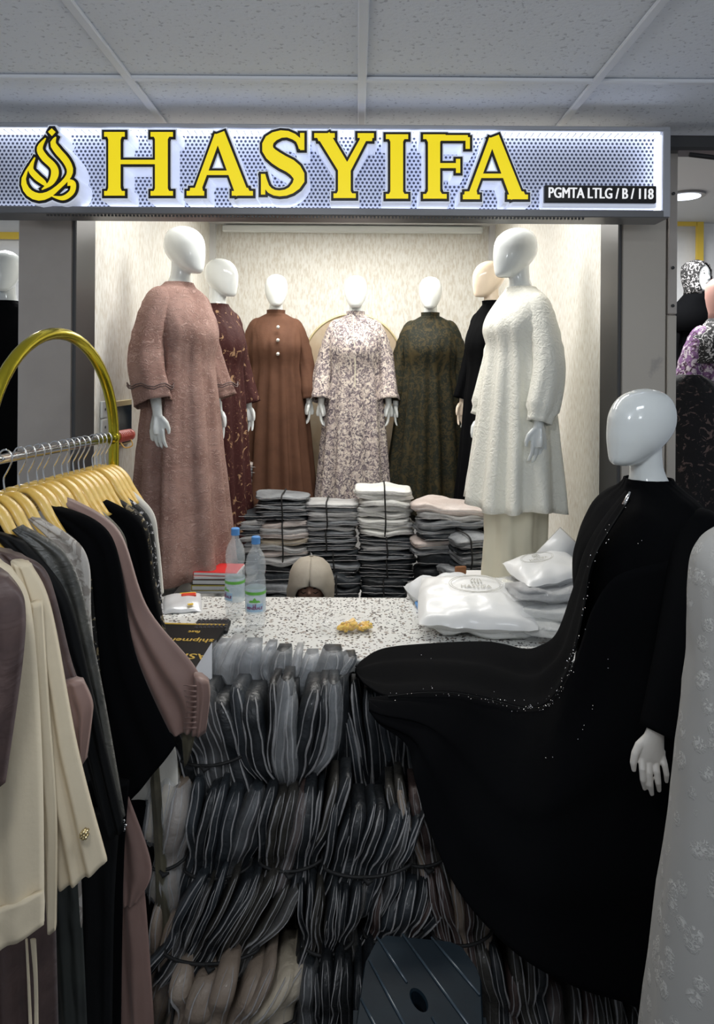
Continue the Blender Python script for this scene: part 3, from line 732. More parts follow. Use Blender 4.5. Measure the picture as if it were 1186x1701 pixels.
for x, y in ((985, 1172), (984, 1178), (970, 1205), (968, 1212), (960, 1228), (949, 1242), (930, 1253), (918, 1258), (907, 1259), (788, 1280), (1010, 1095), (1010, 1110), (1060, 903), (1066, 898), (1012, 872), (1006, 880), (700, 1088), (716, 1094)):
    gemat(P(x, y, 1.83 if y > 1000 and x > 900 else (1.87 if x > 900 else 1.95)), .0016)
world_part(sq, 'sequins', gem, t)['kind'] = 'stuff'
cz = [P(x, y, d-.040) for x, y, d in zipl[2:]]
world_part(MB().tube([P(*q_) for q_ in cat([(x, y, d-.028) for x, y, d in zipl[2:]], 80)], .0014, 6), 'zip', black_satin, t)
zp = P(1041, 826, 1.89)
world_part(MB().tube([P(1046, 817, 1.9), P(1042, 826, 1.89), P(1036, 838, 1.885)], [.003, .0045, .006], 10, .4), 'zip_pull', chrome, t)
world_part(MB().tube([(bm_p.x, bm_p.y, .02), (bm_p.x, bm_p.y, 1.3)], .015, 10).tube([(bm_p.x, bm_p.y, 0), (bm_p.x, bm_p.y, .02)], .16, 24), 'stand', dark_metal, t)

# white lace dress at the right edge
lp = P(1345, 640, 1.38)
prof = [(-.24, .055, .055, .03), (-.262, .06, .056, .034), (-.275, .10, .07, .036), (-.29, .16, .085, .036), (-.325, .200, .11, .03), (-.39, .215, .14, .01), (-.52, .222, .155, 0), (-.8, .25, .18, 0), (-1.1, .285, .21, 0), (-1.5, .33, .25, 0)]
t, _ = mannequin('mannequin in a white floral lace dress at the right edge, nearest the viewer', 1345, 640, 1.38, .0, white_lace, prof, (7, .010), 41.0, near_body, sl=False, fold_from=-.5)
MB().tube([(0, 0, -.8), (0, 0, -1.74)], .015, 10).tube([(0, 0, -1.72), (0, 0, -1.74)], .16, 24).obj('stand', dark_metal, t)

# ------------------------------------------------------------------ flat tied stacks behind the counter
def slab(w_, d_, h_, seed, n=20, rows=12, sag=.0, lip=.25):
    """soft folded garment in a flat bag: rounded rim, wrinkled faces"""
    top = []; bot = []; q = MB(); rings = []
    prof = [(.0, -1), (.72, -.98), (.93, -.72), (1.0, -.28), (.955, .02), (1.0, .33), (.93, .74), (.70, 1.0), (.0, 1.06)]
    m = 44
    for k, (r, z) in enumerate(prof[1:-1]):
        ring = []
        for j in range(m):
            a = 2*PI*j/m; c, s_ = math.cos(a), math.sin(a)
            e = 1/max(abs(c)**5+abs(s_)**5, 1e-6)**.2
            rr = r*(1+.045*nz(c*3+seed, s_*3, k*.9))
            x = c*e*rr*w_/2; y = s_*e*rr*d_/2
            zz = z*h_/2*(1+.25*nz(x*11+seed, y*11, k))+.55*h_*nz(x*9+seed*2, y*7)-(x*x/(w_*w_/4))*sag
            ring.append(Vector((x, y, zz)))
        rings.append(ring)
    q.loft(rings)
    return q
def stack(label, px, py_top, py_bot, d, w_, m, n, ctg='garment stack', dd=.24, yaw=0, cord=True, colors=None, group=None, base=None, jitter=.008, cordx=0, tilt=0):
    top = P(px, py_top, d-dd/2).z-.006; bot = P(px, py_bot, d-dd/2).z if base is None else base
    x = P(px, (py_top+py_bot)/2, d).x; h = (top-bot)/n
    t = thing('garment_stack', label, ctg, (x, d, bot), yaw, group)
    for i in range(n):
        mm = (colors or [m])[i % len(colors or [m])]
        o = slab(w_*R.uniform(.90, 1.06), dd*R.uniform(.93, 1.05), h*R.uniform(1.05, 1.35), R.uniform(0, 99), sag=tilt).obj('folded_garment', mm, t)
        o.location = (R.uniform(-jitter, jitter), R.uniform(-jitter, jitter), h*(i+.5)); o.rotation_euler = (R.uniform(-.05, .05), R.uniform(-.04, .04), R.uniform(-.09, .09))
        # glossy bag lip showing along the front fold
        lp = [(w_*.47*math.cos(PI+PI*j/16)*1.0 if False else -w_*.48+w_*.96*j/16, -dd/2-.006-.004*nz(j*.7, i), .004*nz(j*.5+i, 3)) for j in range(17)]
        f = MB().tube(lp, [.0006]+[.0017]*15+[.0006], 5).obj('bag_edge', poly_rim, o)
    if cord:
        hh = top-bot; r = dd/2+.010; cxx = cordx
        pts = [(cxx, -r+.012, .002), (cxx+.004, -r-.002, hh*.3), (cxx, -r-.002, hh*.7), (cxx-.003, -r+.012, hh+.004), (cxx, 0, hh+.010), (cxx, r-.01, hh+.002), (cxx, r, hh*.5), (cxx, r-.01, .002)]
        MB().tube(cat(pts, 34), .0042, 7, 1, closed=True).obj('cord', cord_black, t)
    return t
G = 'tied garment stacks behind the counter'
DB = 4.12
def z_at(py, d): return P(593, py, d).z
stack('cream bundle of folded garments tied with black cord, second layer at left', 473, 868, 938, DB, .29, wr_cream, 7, colors=[wr_lgrey, wr_blush, wr_lgrey, wr_cream, wr_blush], cordx=0, group=G)
stack('grey garment bundle tied with black cord on top of the cream bundle at left', 472, 824, 868, DB, .30, wr_grey, 6, colors=[wr_slate, wr_grey, wr_slate, wr_grey], group=G)
stack('dark slate garment stack under the cream bundle, left of the headscarf', 468, 938, 1000, DB, .28, wr_slate, 5, colors=[wr_slate, wr_dark, wr_grey], cord=False, group=G, base=.40)
stack('light grey tied bundle on top of the stack left of the white one', 550, 836, 882, DB, .30, wr_lgrey, 6, colors=[wr_lgrey, wr_grey, wr_lgrey], group=G, cordx=-.02)
stack('charcoal tied bundle right below the light grey one', 549, 882, 918, DB, .29, wr_grey, 5, colors=[wr_grey, wr_slate, wr_grey, wr_slate], group=G, cordx=-.02)
stack('black-and-grey tied bundle just above the headscarf', 555, 918, 962, DB, .28, wr_slate, 5, colors=[wr_dark, wr_slate, wr_grey], group=G, cordx=0)
stack('lowest dark tied bundle just right of the headscarf', 560, 960, 1000, DB-.05, .27, wr_slate, 4, colors=[wr_slate, wr_grey, wr_dark], group=G, base=.40)
stack('white tied bundle of folded garments, topmost of the middle stack', 638, 811, 892, DB, .325, wr_white, 8, colors=[wr_white], group=G)
stack('grey tied bundle directly below the white bundle', 641, 892, 932, DB, .325, wr_grey, 5, colors=[wr_grey, wr_slate, wr_lgrey], group=G)
stack('dark slate tied bundle two below the white bundle', 641, 932, 968, DB, .32, wr_slate, 5, colors=[wr_slate, wr_dark], group=G)
stack('lowest black bundle below the white one', 636, 966, 1000, DB-.04, .25, wr_dark, 5, colors=[wr_dark, wr_slate], group=G, base=.40)
stack('pile of garments in clear bags topped by a blush one, right of the white bundle', 752, 840, 880, DB-.14, .40, wr_blush, 3, colors=[wr_grey, wr_lgrey, wr_blush], cord=False, yaw=-.12, group=G, jitter=.02)
stack('middle heap of grey bagged garments under the blush one', 742, 880, 925, DB-.14, .36, wr_lgrey, 5, colors=[wr_grey, wr_lgrey, wr_blush, wr_slate], cord=False, yaw=.1, group=G, jitter=.025)
stack('dark bagged heap at the foot of the right-hand pile', 738, 925, 1000, DB-.12, .34, wr_dark, 5, colors=[wr_slate, wr_dark], cord=False, group=G, base=.40)
stack('grey cord-tied bundle leaning beside the ivory trousers', 784, 892, 948, DB-.30, .23, wr_grey, 6, colors=[wr_slate, wr_grey, wr_grey], yaw=.25, group=G, tilt=.02, cordx=-.06)
stack('low grey bagged garments under the leaning bundle', 770, 948, 1000, DB-.30, .25, wr_lgrey, 4, colors=[wr_lgrey, wr_grey], yaw=.1, group=G, cord=False)
stack('small pile of pale folded garments on the platform behind the maroon dress', 404, 768, 822, 4.75, .20, wr_lgrey, 6, colors=[wr_lgrey, wr_grey, wr_blush], cord=False, yaw=.1)
stack('grey bagged garments heaped at the far left of the stacks', 414, 852, 910, DB+.02, .20, wr_grey, 6, colors=[wr_grey, wr_lgrey, wr_slate], cord=False)
stack('pale garment heap below the grey ones behind the bottles', 410, 905, 1000, DB+.02, .17, wr_grey, 7, colors=[wr_lgrey, wr_grey, wr_slate], cord=False, base=.40)
stack('pale folded garments tucked under the brown dress at far left', 405, 822, 856, 4.75, .19, wr_lgrey, 6, colors=[wr_slate, wr_grey, wr_lgrey], cord=False, base=.785)

# ------------------------------------------------------------------ seller sitting behind the counter
hp = P(517, 926, 3.36)
per = thing('person', 'seated person in a beige headscarf looking down behind the counter', 'person', (hp.x, hp.y, 0), 0)
HZ = hp.z
skin = mat('skin', (.30, .165, .115), .5); robe = mat('robe', (.26, .24, .20), .8)
q = MB(); q.loft([[Vector((rx*math.cos(2*PI*j/24), cy+ry*math.sin(2*PI*j/24), HZ-.012-z)) for j in range(24)] for z, rx, ry, cy in
    ((0, .01, .01, 0), (.02, .05, .06, 0), (.06, .070, .085, -.008), (.10, .074, .09, -.02), (.13, .070, .08, -.032), (.165, .056, .06, -.045), (.195, .035, .04, -.055), (.205, .012, .015, -.06))])
q.tube([(0, .02, HZ-.15), (0, .035, HZ-.25)], [.05, .055], 14)
q.loft([[Vector((rx*math.cos(2*PI*j/24), cy+ry*math.sin(2*PI*j/24), z)) for j in range(24)] for z, rx, ry, cy in
    ((HZ-.24, .09, .07, .04), (HZ-.28, .17, .09, .05), (HZ-.36, .19, .11, .06), (HZ-.55, .15, .11, .09), (.16, .19, .15, .12), (.03, .20, .17, .12))])
for s in (-1, 1):
    q.tube([(s*.17, .05, HZ-.30), (s*.23, .0, HZ-.50), (s*.10, -.14, HZ-.60), (s*.05, -.17, HZ-.60)], [.05, .04, .03, .025], 12)
    q.tube([(s*.10, .08, .11), (s*.33, -.12, .12), (s*.05, -.22, .07), (-s*.05, -.22, .05)], [.09, .075, .055, .04], 12)
q.tube([(0, -.105, HZ-.108), (0, -.128, HZ-.13), (0, -.112, HZ-.145)], [.007, .012, .008], 8)
pb = q.obj('body', skin, per)
rm = pb.modifiers.new('r', 'REMESH'); rm.mode = 'VOXEL'; rm.voxel_size = .007; rm.use_smooth_shade = True
for s in (-1, 1):
    MB().tube([(s*.042, -.098, HZ-.112), (s*.028, -.110, HZ-.108), (s*.016, -.108, HZ-.113)], [.002, .0035, .002], 6).obj('eyebrow', black_plain, per)
    MB().tube([(s*.040, -.104, HZ-.128), (s*.028, -.112, HZ-.133), (s*.016, -.110, HZ-.129)], [.001, .0022, .001], 6).obj('closed_eyelid', black_plain, per)
MB().tube([(-.02, -.110, HZ-.165), (0, -.116, HZ-.163), (.02, -.110, HZ-.165)], [.002, .005, .002], 6).obj('mouth', mat('lips', (.28, .09, .08), .5), per)
# headscarf shell open in front
rings = []; n = 40
scarf = mat('beige_scarf', (.36, .32, .26), .75, bump=(50, .15), vary=(5, (.31, .275, .22), .4, .6))
for z, rx, ry, cy, op in ((-.004, .012, .012, 0, 0), (.010, .055, .055, .0, 0), (.035, .082, .088, -.008, 0), (.065, .096, .105, -.014, .0), (.095, .102, .114, -.018, .02), (.103, .103, .115, -.02, .30), (.115, .104, .115, -.02, .50), (.14, .106, .114, -.022, .66), (.18, .105, .107, -.026, .62), (.215, .108, .10, -.022, .45), (.25, .135, .11, 0, .1), (.30, .18, .13, .03, .0), (.38, .215, .155, .05, 0), (.50, .22, .17, .07, 0)):
    ring = []
    for j in range(n):
        u = j/(n-1); a = -PI/2+op+(2*PI-2*op)*u
        k = 1+.025*math.sin(a*7+z*20)+.02*math.sin(z*70+a*3)*(z > .05)
        ring.append(Vector((rx*k*math.cos(a), cy+ry*k*math.sin(a), HZ-z)))
    rings.append(ring)
q = MB().loft(rings, cap=False, closed=False); sc_ = inner(q, 'headscarf', scarf, per, .006)
MB().tube([(-.10, -.08, HZ-.10), (-.085, -.10, HZ-.09)], .004).obj('scarf_fold', scarf, per) if False else None
inner(MB().loft([[Vector((rx*math.cos(2*PI*j/30), cy+ry*math.sin(2*PI*j/30), z)) for j in range(30)] for z, rx, ry, cy in
    ((HZ-.27, .15, .10, .045), (HZ-.34, .205, .13, .06), (HZ-.55, .19, .14, .09), (.2, .23, .19, .1), (.02, .30, .26, .06))], cap=False), 'robe', robe, per)

# ------------------------------------------------------------------ things on the counter
blue_cap = mat('blue_cap', (.10, .30, .66), .35); label_blue = mat('label_blue', (.42, .62, .80), .4); label_green = mat('label_green', (.16, .50, .08), .4)
label_white = mat('label_white', (.72, .80, .84), .4); label_red = mat('label_purple', (.25, .06, .16), .4)
def bottle(label, px, py_base, py_top, d, txt_yaw):
    p = P(px, py_base, d); p.z = CT; H = P(px, py_top, d).z-CT
    t = thing('water_bottle', label, 'bottle', p, 0, 'clear water bottles on the counter'); r = .037
    prof = [(.0, .024), (.01, .034), (.04, r), (.07, r*.94), (.10, r), (.16, r), (.20, r), (.225, r*.88), (.245, r*1.0), (.28, r*.99), (.31, r*.84), (.335, r*.52), (.348, .0145), (.368, .0145)]
    k = H/.39
    pr = cat([(a*k, b) for a, b in prof], 60)
    MB().loft([[Vector((b*(1+.012*math.sin(a*330))*math.cos(2*PI*j/28), b*(1+.012*math.sin(a*330))*math.sin(2*PI*j/28), a)) for j in range(28)] for a, b in pr]).obj('bottle_shell', bottle_clear, t)
    MB().loft([[Vector((rr*math.cos(2*PI*j/24), rr*math.sin(2*PI*j/24), z)) for j in range(24)] for z, rr in ((.362*k, .0165), (.39*k, .0165), (.393*k, .014))]).obj('cap', blue_cap, t, False)
    lab = []
    def band(z0, z1, rr, m, nm, par, a0=-PI, a1=PI, n=30):
        q = MB().loft([[Vector((rr*math.cos(a0+(a1-a0)*j/(n-1)), rr*math.sin(a0+(a1-a0)*j/(n-1)), z)) for j in range(n)] for z in (z0, z1)], cap=False, closed=False)
        return q.obj(nm, m, par)
    L = band(.07*k, .175*k, r+.0012, plastic('label_film_'+str(px), (.62, .74, .82), .55), 'paper_label', t)
    band(.150*k, .163*k, r+.0018, label_green, 'green_stripe', L)
    hill = MB(); A = -PI/2+txt_yaw
    v = []
    for i in range(13):
        a = A-.55+1.1*i/12; h = .012*max(0, math.sin(PI*i/12))*(1+.4*math.sin(i*1.3)); v += [(math.cos(a)*(r+.002), math.sin(a)*(r+.002), .118*k), (math.cos(a)*(r+.002), math.sin(a)*(r+.002), .120*k+h)]
    hill.add(v, [(2*i, 2*i+2, 2*i+3, 2*i+1) for i in range(12)]); hill.obj('green_hill', label_green, L)
    band(.078*k, .112*k, r+.0017, label_blue, 'blue_panel', L, A-.85, A+.85, 16)
    for s_, zz, sz in (('LE', .106, .013), ('MINERALE', .094, .0135)):
        tx = text_mesh(s_, 'lettering', label_red, None, (0, 0, 0), (0, 0, 0), sz, .0002, .0004)
        for vv in tx.data.vertices:
            x, y, z = vv.co; a = A+x/(r+.0025); vv.co = (math.cos(a)*(r+.0025-z), math.sin(a)*(r+.0025-z), zz*k+y)
        tx.parent = L
    return t
bottle('clear plastic water bottle with blue cap, left and farther of the two', 390, 1022, 878, 2.77, -.95)
bottle('clear plastic water bottle with blue cap and label facing the viewer, right of the two', 424, 1043, 892, 2.645, .05)
def bag_shape(w_, d_, h_, seed, corner=.0, lumps=.2, nx=26, ny=22):
    """pillow of film with thin crimped edges"""
    g = []; q = MB()
    for sgn in (1, -1):
        for i in range(nx):
            for j in range(ny):
                u, v = i/(nx-1)*2-1, j/(ny-1)*2-1
                e = (1-abs(u)**3.2)*(1-abs(v)**3.2); e = max(0, e)**.55
                pin = 1-.05*(v*v)*abs(u)
                x = u*w_/2*pin; y = v*d_/2*(1-.05*u*u)
                z = sgn*h_/2*e*(1+lumps*nz(x*14+seed, y*14, sgn))+.010*nz(x*18+seed, y*18)*(1-e*.5)+(0 if sgn > 0 else 0)
                z = max(z, -h_/2*.9) if sgn < 0 else z
                g.append(Vector((x, y, z+h_/2*.9)))
    N = nx*ny
    f = []
    for i in range(nx-1):
        for j in range(ny-1):
            a = i*ny+j; f.append((a, a+ny, a+ny+1, a+1)); f.append((N+a+1, N+a+ny+1, N+a+ny, N+a))
    return q.add(g, f)
def place(px, py, d, z): p = P(px, py, d); return (p.x, d, z)
# white snack sachet
t = thing('snack_packet', 'white foil packet with red and yellow print at the left of the counter', 'packet', place(303, 1005, 2.86, CT+.004), .25)
q = bag_shape(.15, .155, .030, 3.1); q.obj('foil_pouch', mat('white_foil', (.74, .75, .76), .25, metal=.2, bump=(20, .3)), t).rotation_euler = (.16, 0, 0)
MB().box((.025, .036, .031), (.058, .026, .012), .0, .003).obj('red_print', mat('red_print', (.70, .05, .02), .4), t, False)
MB().box((.022, .056, .030), (.066, .010, .012), 0, .003).obj('yellow_print', mat('yellow_print', (.85, .55, .03), .4), t, False)
MB().box((.03, -.058, .024), (.022, .014, .002), .2).obj('yellow_print', MATS['yellow_print'], t, False)
# yellow contents in a clear bag
yb = mat('yellow_wrappers', (.80, .44, .0), .4, coat=.1, vary=(30, (.90, .62, .03), .4, .6))
t = thing('sweets_bag', 'small clear bag of bright yellow sweets on the terrazzo counter', 'bag', place(588, 1050, 2.62, CT+.001), .08)
q = bag_shape(.20, .11, .05, 5.2); o = q.obj('clear_bag', plastic('clear_wrap', (.85, .86, .85), .13, .1), t); o.location = (-.035, .0, 0)
rr = random.Random(4)
for i in range(26):
    x, y = rr.uniform(-.052, .052), rr.uniform(-.028, .028); z = .010+rr.random()*.022*(1-abs(x)/.08)
    o = MB().box((0, 0, 0), (.036, .016, .009), 0, .003).obj('sweet', yb, t, False); o.location = (x, y, z); o.rotation_euler = (rr.uniform(-.7, .7), rr.uniform(-.7, .7), rr.uniform(0, 3))
# blue pen
p0, p1 = P(692, 1003, 2.90), P(713, 1036, 2.66)
t = tag(MB().tube([(p0.x, p0.y, CT+.010), (p0.x*.2+p1.x*.8, p0.y*.2+p1.y*.8, CT+.010), (p1.x, p1.y, CT+.008)], [.0085, .0085, .003], 10).obj('marker_pen', blue_cap), 'bright blue marker pen lying beside the white bag', 'pen')
# crumpled clear wrap beside the bottles
tag(bag_shape(.05, .05, .025, 9).obj('crumpled_wrap', poly_clear), 'small crumpled clear wrap at the foot of the bottles', 'wrap').location = place(398, 1052, 2.585, CT)
# keyboard-like calculator
t = thing('calculator', 'black calculator with small square keys behind the bottles\' feet', 'calculator', place(352, 1056, 2.62, CT), .06)
MB().box((0, 0, .008), (.125, .11, .016), 0, .004).obj('casing', black_plain, t, False)
kk = mat('calculator_key', (.035, .035, .04), .35)
for i in range(8):
    for j in range(5):
        MB().box((-.052+i*.0148, .042-j*.019, .018), (.011, .013, .005), 0, .0015).obj('key', kk, t, False)
# black and gold printed mailer
t = thing('mailer_envelope', 'black envelope with gold lettering seen upside down under the hanging sleeves', 'envelope', place(288, 1075, 2.43, CT), .0)
gold_print = mat('gold_print', (.62, .42, .08), .35, metal=.3)
MB().box((0, .0, .012), (.28, .38, .012), -.05, .004).obj('cover', mat('mailer_black', (.005, .005, .005), .5, spec=.15), t, False)
MB().box((.009, .186, .019), (.28, .012, .002), -.05).obj('gold_edge', gold_print, t, False)
for s_, y, sz in (('FASHION', -.105, .060), ('shipment', .030, .046), ('fast', .11, .03)):
    text_mesh(s_, 'lettering', gold_print, t, (.045, y, .019), (0, 0, PI-.05), sz, .0006, .0006)
# white card
cp = [P(352, 1067, 2.14), P(352, 1143, 2.12), P(322, 1142, 2.10), P(326, 1108, 2.11)]
q = MB(); q.add(cp+[v+Vector((.0, .003, 0)) for v in cp], [(0, 1, 2, 3), (7, 6, 5, 4), (0, 4, 5, 1), (1, 5, 6, 2), (2, 6, 7, 3), (3, 7, 4, 0)])
tag(q.obj('white_card', white_print, None, False), 'sheet of white card standing between the mauve sleeve and the bundles', 'card')
# red and dark boxes behind the counter, under the rose dress
for i, (lab, col, py, h) in enumerate((('thin white booklet lying lowest of the small pile behind the bottles', (.6, .58, .52), 985, .012), ('yellow-edged book beneath the dark one behind the bottles', (.42, .34, .06), 977, .025), ('dark brown book with pale edge under the red one', (.05, .04, .035), 963, .025), ('pale pink book under the red folder', (.55, .32, .30), 950, .014), ('bright red folder topmost of the small pile behind the bottles', (.62, .02, .02), 943, .016))):
    d = 3.18; zz = .79+(.0, .012, .037, .062, .076)[i]
    t = thing('book', lab, 'book', (P(358+i*1.5, py, d).x, d, zz), R.uniform(-.1, .1), 'books piled under the rose dress')
    c_ = mat('book_cover_%d' % i, col, .35)
    MB().box((0, 0, h/2), (.19, .15, h*.98), 0, .001).obj('cover', c_, t, False)
    MB().box((.004, -.002, h/2), (.188, .150, h*.6)).obj('pages', white_paint, t, False)
# printed white bags
def logo(par, x, y, z, s=1.0, rot=(0, 0, 0)):
    g = grey_print
    e = bpy.data.objects.new('x', None)
    for nm, r_ in (('printed_ring', .078*s), ('printed_ring', .071*s)):
        o = MB().tube([(r_*1.12*math.cos(2*PI*i/40), r_*.72*math.sin(2*PI*i/40), 0) for i in range(40)], .0007*s, 5, closed=True).obj(nm, g, par); o.location = (x, y, z); o.rotation_euler = rot
    text_mesh('HASYIFA', 'lettering', g, par, (x, y-.018*s, z), rot, .026*s, .0003, .0)
    q = MB()
    for k in (-1, 0, 1, 2): q.tube(cat([(k*.009*s, .004*s, 0), (k*.011*s-.004*s, .020*s, 0), (k*.007*s, .034*s, 0)], 8), .0014*s, 5)
    o = q.obj('printed_emblem', g, par); o.location = (x, y, z); o.rotation_euler = rot
t = thing('shopping_bag', 'large white printed bag of folded clothes on the right of the counter', 'bag', place(795, 1045, 2.68, CT), -.12)
q = slab(.36, .30, .05, 61); q.obj('folded_garment', wr_white, t).location = (.01, -.01, .028)
q = slab(.33, .27, .035, 66); q.obj('folded_garment', wr_white, t).location = (0, 0, .066)
q = bag_shape(.43, .37, .10, 66, lumps=.22); b_ = q.obj('bag_film', bag_white, t); b_.location = (-.01, .01, .038); b_.rotation_euler = (.18, 0, 0)
logo(b_, .0, .04, .101, 1.15, (.03, 0, .05))
t = thing('shopping_bag', 'crumpled pale grey-white bag behind the large printed bag', 'bag', place(745, 985, 2.98, CT-.03), .3)
q = bag_shape(.32, .26, .13, 71, lumps=.4); q.obj('bag_film', mat('greywhite_bag', (.70, .72, .73), .35, bump=(10, .5)), t)
t = thing('leather_tag', 'small brown strap lying behind the printed bag', 'strap', place(765, 938, 3.1, .90), .2)
MB().box((0, 0, 0), (.05, .012, .035), 0, .003).obj('strap', mat('brown_leather', (.25, .10, .035), .5), t, False)
for i, (px, py, d, z, w_, h_, yw, lab) in enumerate(((905, 1040, 2.62, CT, .20, .06, -.2, 'lowest bagged white garment beside the black skirt'), (905, 1010, 2.66, CT+.055, .21, .06, -.1, 'bagged white garment second from the bottom beside the black skirt'),
        (900, 980, 2.70, CT+.105, .25, .06, .1, 'cream bagged garment under the folded printed bag'))):
    t = thing('bagged_garment', lab, 'garment', place(px, py, d, z), yw, 'white bagged garments at the right end of the counter')
    slab(w_+.02, .25, h_*.85, 80+i).obj('folded_garment', (wr_white, wr_white, wr_lgrey)[i], t).location = (0, 0, h_/2)
    b_ = bag_shape(w_+.07, .30, h_, 90+i).obj('bag_film', poly_clear, t)
t = thing('shopping_bag', 'white printed bag with a raised corner on top beside the black abaya', 'bag', place(908, 955, 2.74, CT+.165), .22)
b_ = bag_shape(.27, .24, .07, 97, lumps=.3).obj('bag_film', bag_white, t); b_.rotation_euler = (.12, -.14, 0)
logo(b_, -.02, .03, .070, .75)
cp = [P(885, 925, 2.80), P(930, 878, 2.86), P(966, 912, 2.80), P(950, 950, 2.78), P(900, 955, 2.78)]
q = MB(); q.add(cp+[v+Vector((.01, .03, 0)) for v in cp], [(0, 1, 2, 3, 4), (9, 8, 7, 6, 5)]+[(i, 5+i, 5+(i+1) % 5, (i+1) % 5) for i in range(5)])
world_part(q, 'raised_corner', bag_white, t)
t = thing('bagged_garment', 'long cream garment half out of its bag between the two printed bags', 'garment', place(868, 1005, 2.72, CT+.02), -.9)
slab(.22, .10, .11, 99).obj('folded_garment', mat('pale_cream_cloth', (.72, .70, .60), .7, bump=(10, .4)), t).location = (0, 0, .06)
bag_shape(.26, .13, .13, 98).obj('bag_film', poly_clear, t)

# ------------------------------------------------------------------ heap of tied bundles in front of the counter
def fan_bundle(label, px, py, wpx, hpx, d, lean=0, n=8, colors=None, pinch=.5, pamt=.25, film=0.0, fan=.3, depth=.17, seed=1, flip=1, cordw=True, sheets_rim=1.0, bend=.0, dome=0.4):
    """garments in polythene standing on edge, tied by a black cord where the bundle narrows"""
    c = P(px, py, d); W = wpx*d/F; H = hpx*d/F
    t = thing('garment_bundle', label, 'garment bundle', (c.x, c.y, c.z-H/2), 0, 'tied bundles heaped in front of the counter')
    rr = random.Random(seed*13+5); colors = colors or [wr_dark]; rows = 18
    def prof(v):   # half width factor at height v (0 bottom..1 top)
        return 1-pamt*math.exp(-((v-pinch)/.17)**2)
    def front(u, v):
        return -.065*math.sqrt(max(0, 1-u*u*.9))*(1-.40*math.exp(-((v-pinch)/.12)**2))*(1-.75*abs(2*v-1)**4)
    wt = [rr.uniform(.55, 1.5) for _ in range(n)]; sw = sum(wt); acc = 0
    prev = None
    for i in range(n):
        u0 = -1+2*(acc+wt[i]/2)/sw; th = W*wt[i]/sw; acc += wt[i]; m_ = colors[rr.randrange(len(colors))]
        hs = rr.uniform(.90, 1.05)*(1-.14*u0*u0*dome); zs = rr.uniform(-.02, .04)*H+.07*H*u0*u0*dome; ph = rr.uniform(0, 6.28); amp = rr.uniform(.06, .22)*W/n; sl = flip*rr.uniform(-.2, 1.0)
        prot = rr.uniform(-.012, .012); lj = rr.uniform(-.09, .09)
        def cx(v):
            z = (v-.5)*H
            return u0*W/2*prof(v)*(1+fan*(v-.5))+(lean+lj)*z+bend*H*(v-.5)**2*2+amp*math.sin(v*5.5+ph)+.007*nz(v*4+seed, u0*1.5)
        rings = []; rims = []; rim2 = []; film_r = []
        for k in range(rows):
            v = k/(rows-1); z = zs+v*H*hs; cc = cx(v); fy = front(u0, v)+prot+.012*nz(v*5+ph, 9+i)
            e = max(.03, (1-abs(2*v-1)**8))**.5; h_ = th*.66*(.45+.55*e)*(.75+.25*prof(v))
            a, b = cc-h_, cc+h_; dl, dr = (0, .016*sl) if sl > 0 else (-.016*sl, 0)
            pts = [(a, fy+dl+.016), (a+.12*h_, fy+dl+.004), (a+.45*h_, fy+dl*.8+dr*.2-.005*e), (cc, fy+(dl+dr)/2-.008*e), (b-.45*h_, fy+dl*.2+dr*.8-.005*e), (b-.12*h_, fy+dr+.004), (b, fy+dr+.016), (cc+.7*h_, depth*e), (cc-.7*h_, depth*e)]
            rings.append([Vector((x, y, z)) for x, y in pts])
            jt = .005*nz(v*6+ph, 4)
            for rl, fx, kk in ((rims, -.55 if sl > 0 else .55, 1.0), (rim2, .35 if sl > 0 else -.35, .6)):
                ex = cc+fx*h_+jt*kk; ey = fy+(dl if fx < 0 else dr)-.004
                wr = (.0016+.0034*abs(nz(v*3+ph, 2+kk)))*sheets_rim*kk*min(1, .2+e)
                rl.append([Vector((ex-wr, ey-.003, z)), Vector((ex-wr*.3, ey-.009, z)), Vector((ex+wr, ey-.003, z)), Vector((ex, ey+.008, z))])
            film_r.append([Vector((x, y-.009-.006*abs(nz(x*40+i, z*22)), z+.006)) for x, y in ((a-.4*h_, fy+dl+.03), (a, fy+dl+.008), (cc-.4*h_, fy-.002), (cc+.2*h_, fy-.006), (b-.1*h_, fy+dr+.004), (b+.4*h_, fy+dr+.03))])
        g = MB().loft(rings).obj('wrapped_garment', m_, t)
        MB().loft(rims).loft(rim2).obj('polythene_edge', poly_rim, g)
        if film > rr.random()*.9: MB().loft(film_r[1:], cap=False, closed=False).obj('polythene_film', poly_bright if film > .5 else poly_film, g)
    if cordw:
        v = pinch; pts = []
        wv = W/2*prof(v)*1.06
        for j in range(24):
            a = PI+PI*j/23; u = math.cos(a)
            pts.append((u*wv*(1+fan*(v-.5))+lean*(v-.5)*H, front(min(.98, abs(u)), v)-.026 if abs(u) < .97 else .0, v*H-.012*(1-u*u)+.006*u))
        pts += [(wv, depth*.9, v*H), (-wv, depth*.9, v*H)]
        MB().tube(pts, .0044, 6, closed=True).obj('cord', cord_black, t)
        kx = rr.uniform(-.3, .3)*wv
        MB().tube([(kx-.012, -.074, v*H-.008), (kx, -.084, v*H-.013), (kx+.014, -.078, v*H-.010)], [.003, .007, .003], 7).obj('knot', cord_black, t)
    return t
# upright packets standing against the counter edge
fan_bundle('bright bagged garments standing at the left against the counter edge', 392, 1120, 95, 120, 2.24, .30, 4, [wr_grey, wr_slate, wr_lgrey], .1, .05, .9, .15, .10, 3, 1, False, 1.2)
fan_bundle('fan of bagged garments poking above the counter edge in the middle', 503, 1135, 125, 105, 2.22, .32, 6, [wr_lgrey, wr_grey, wr_slate], .05, .35, .9, .55, .10, 4, 1, False, 1.2)
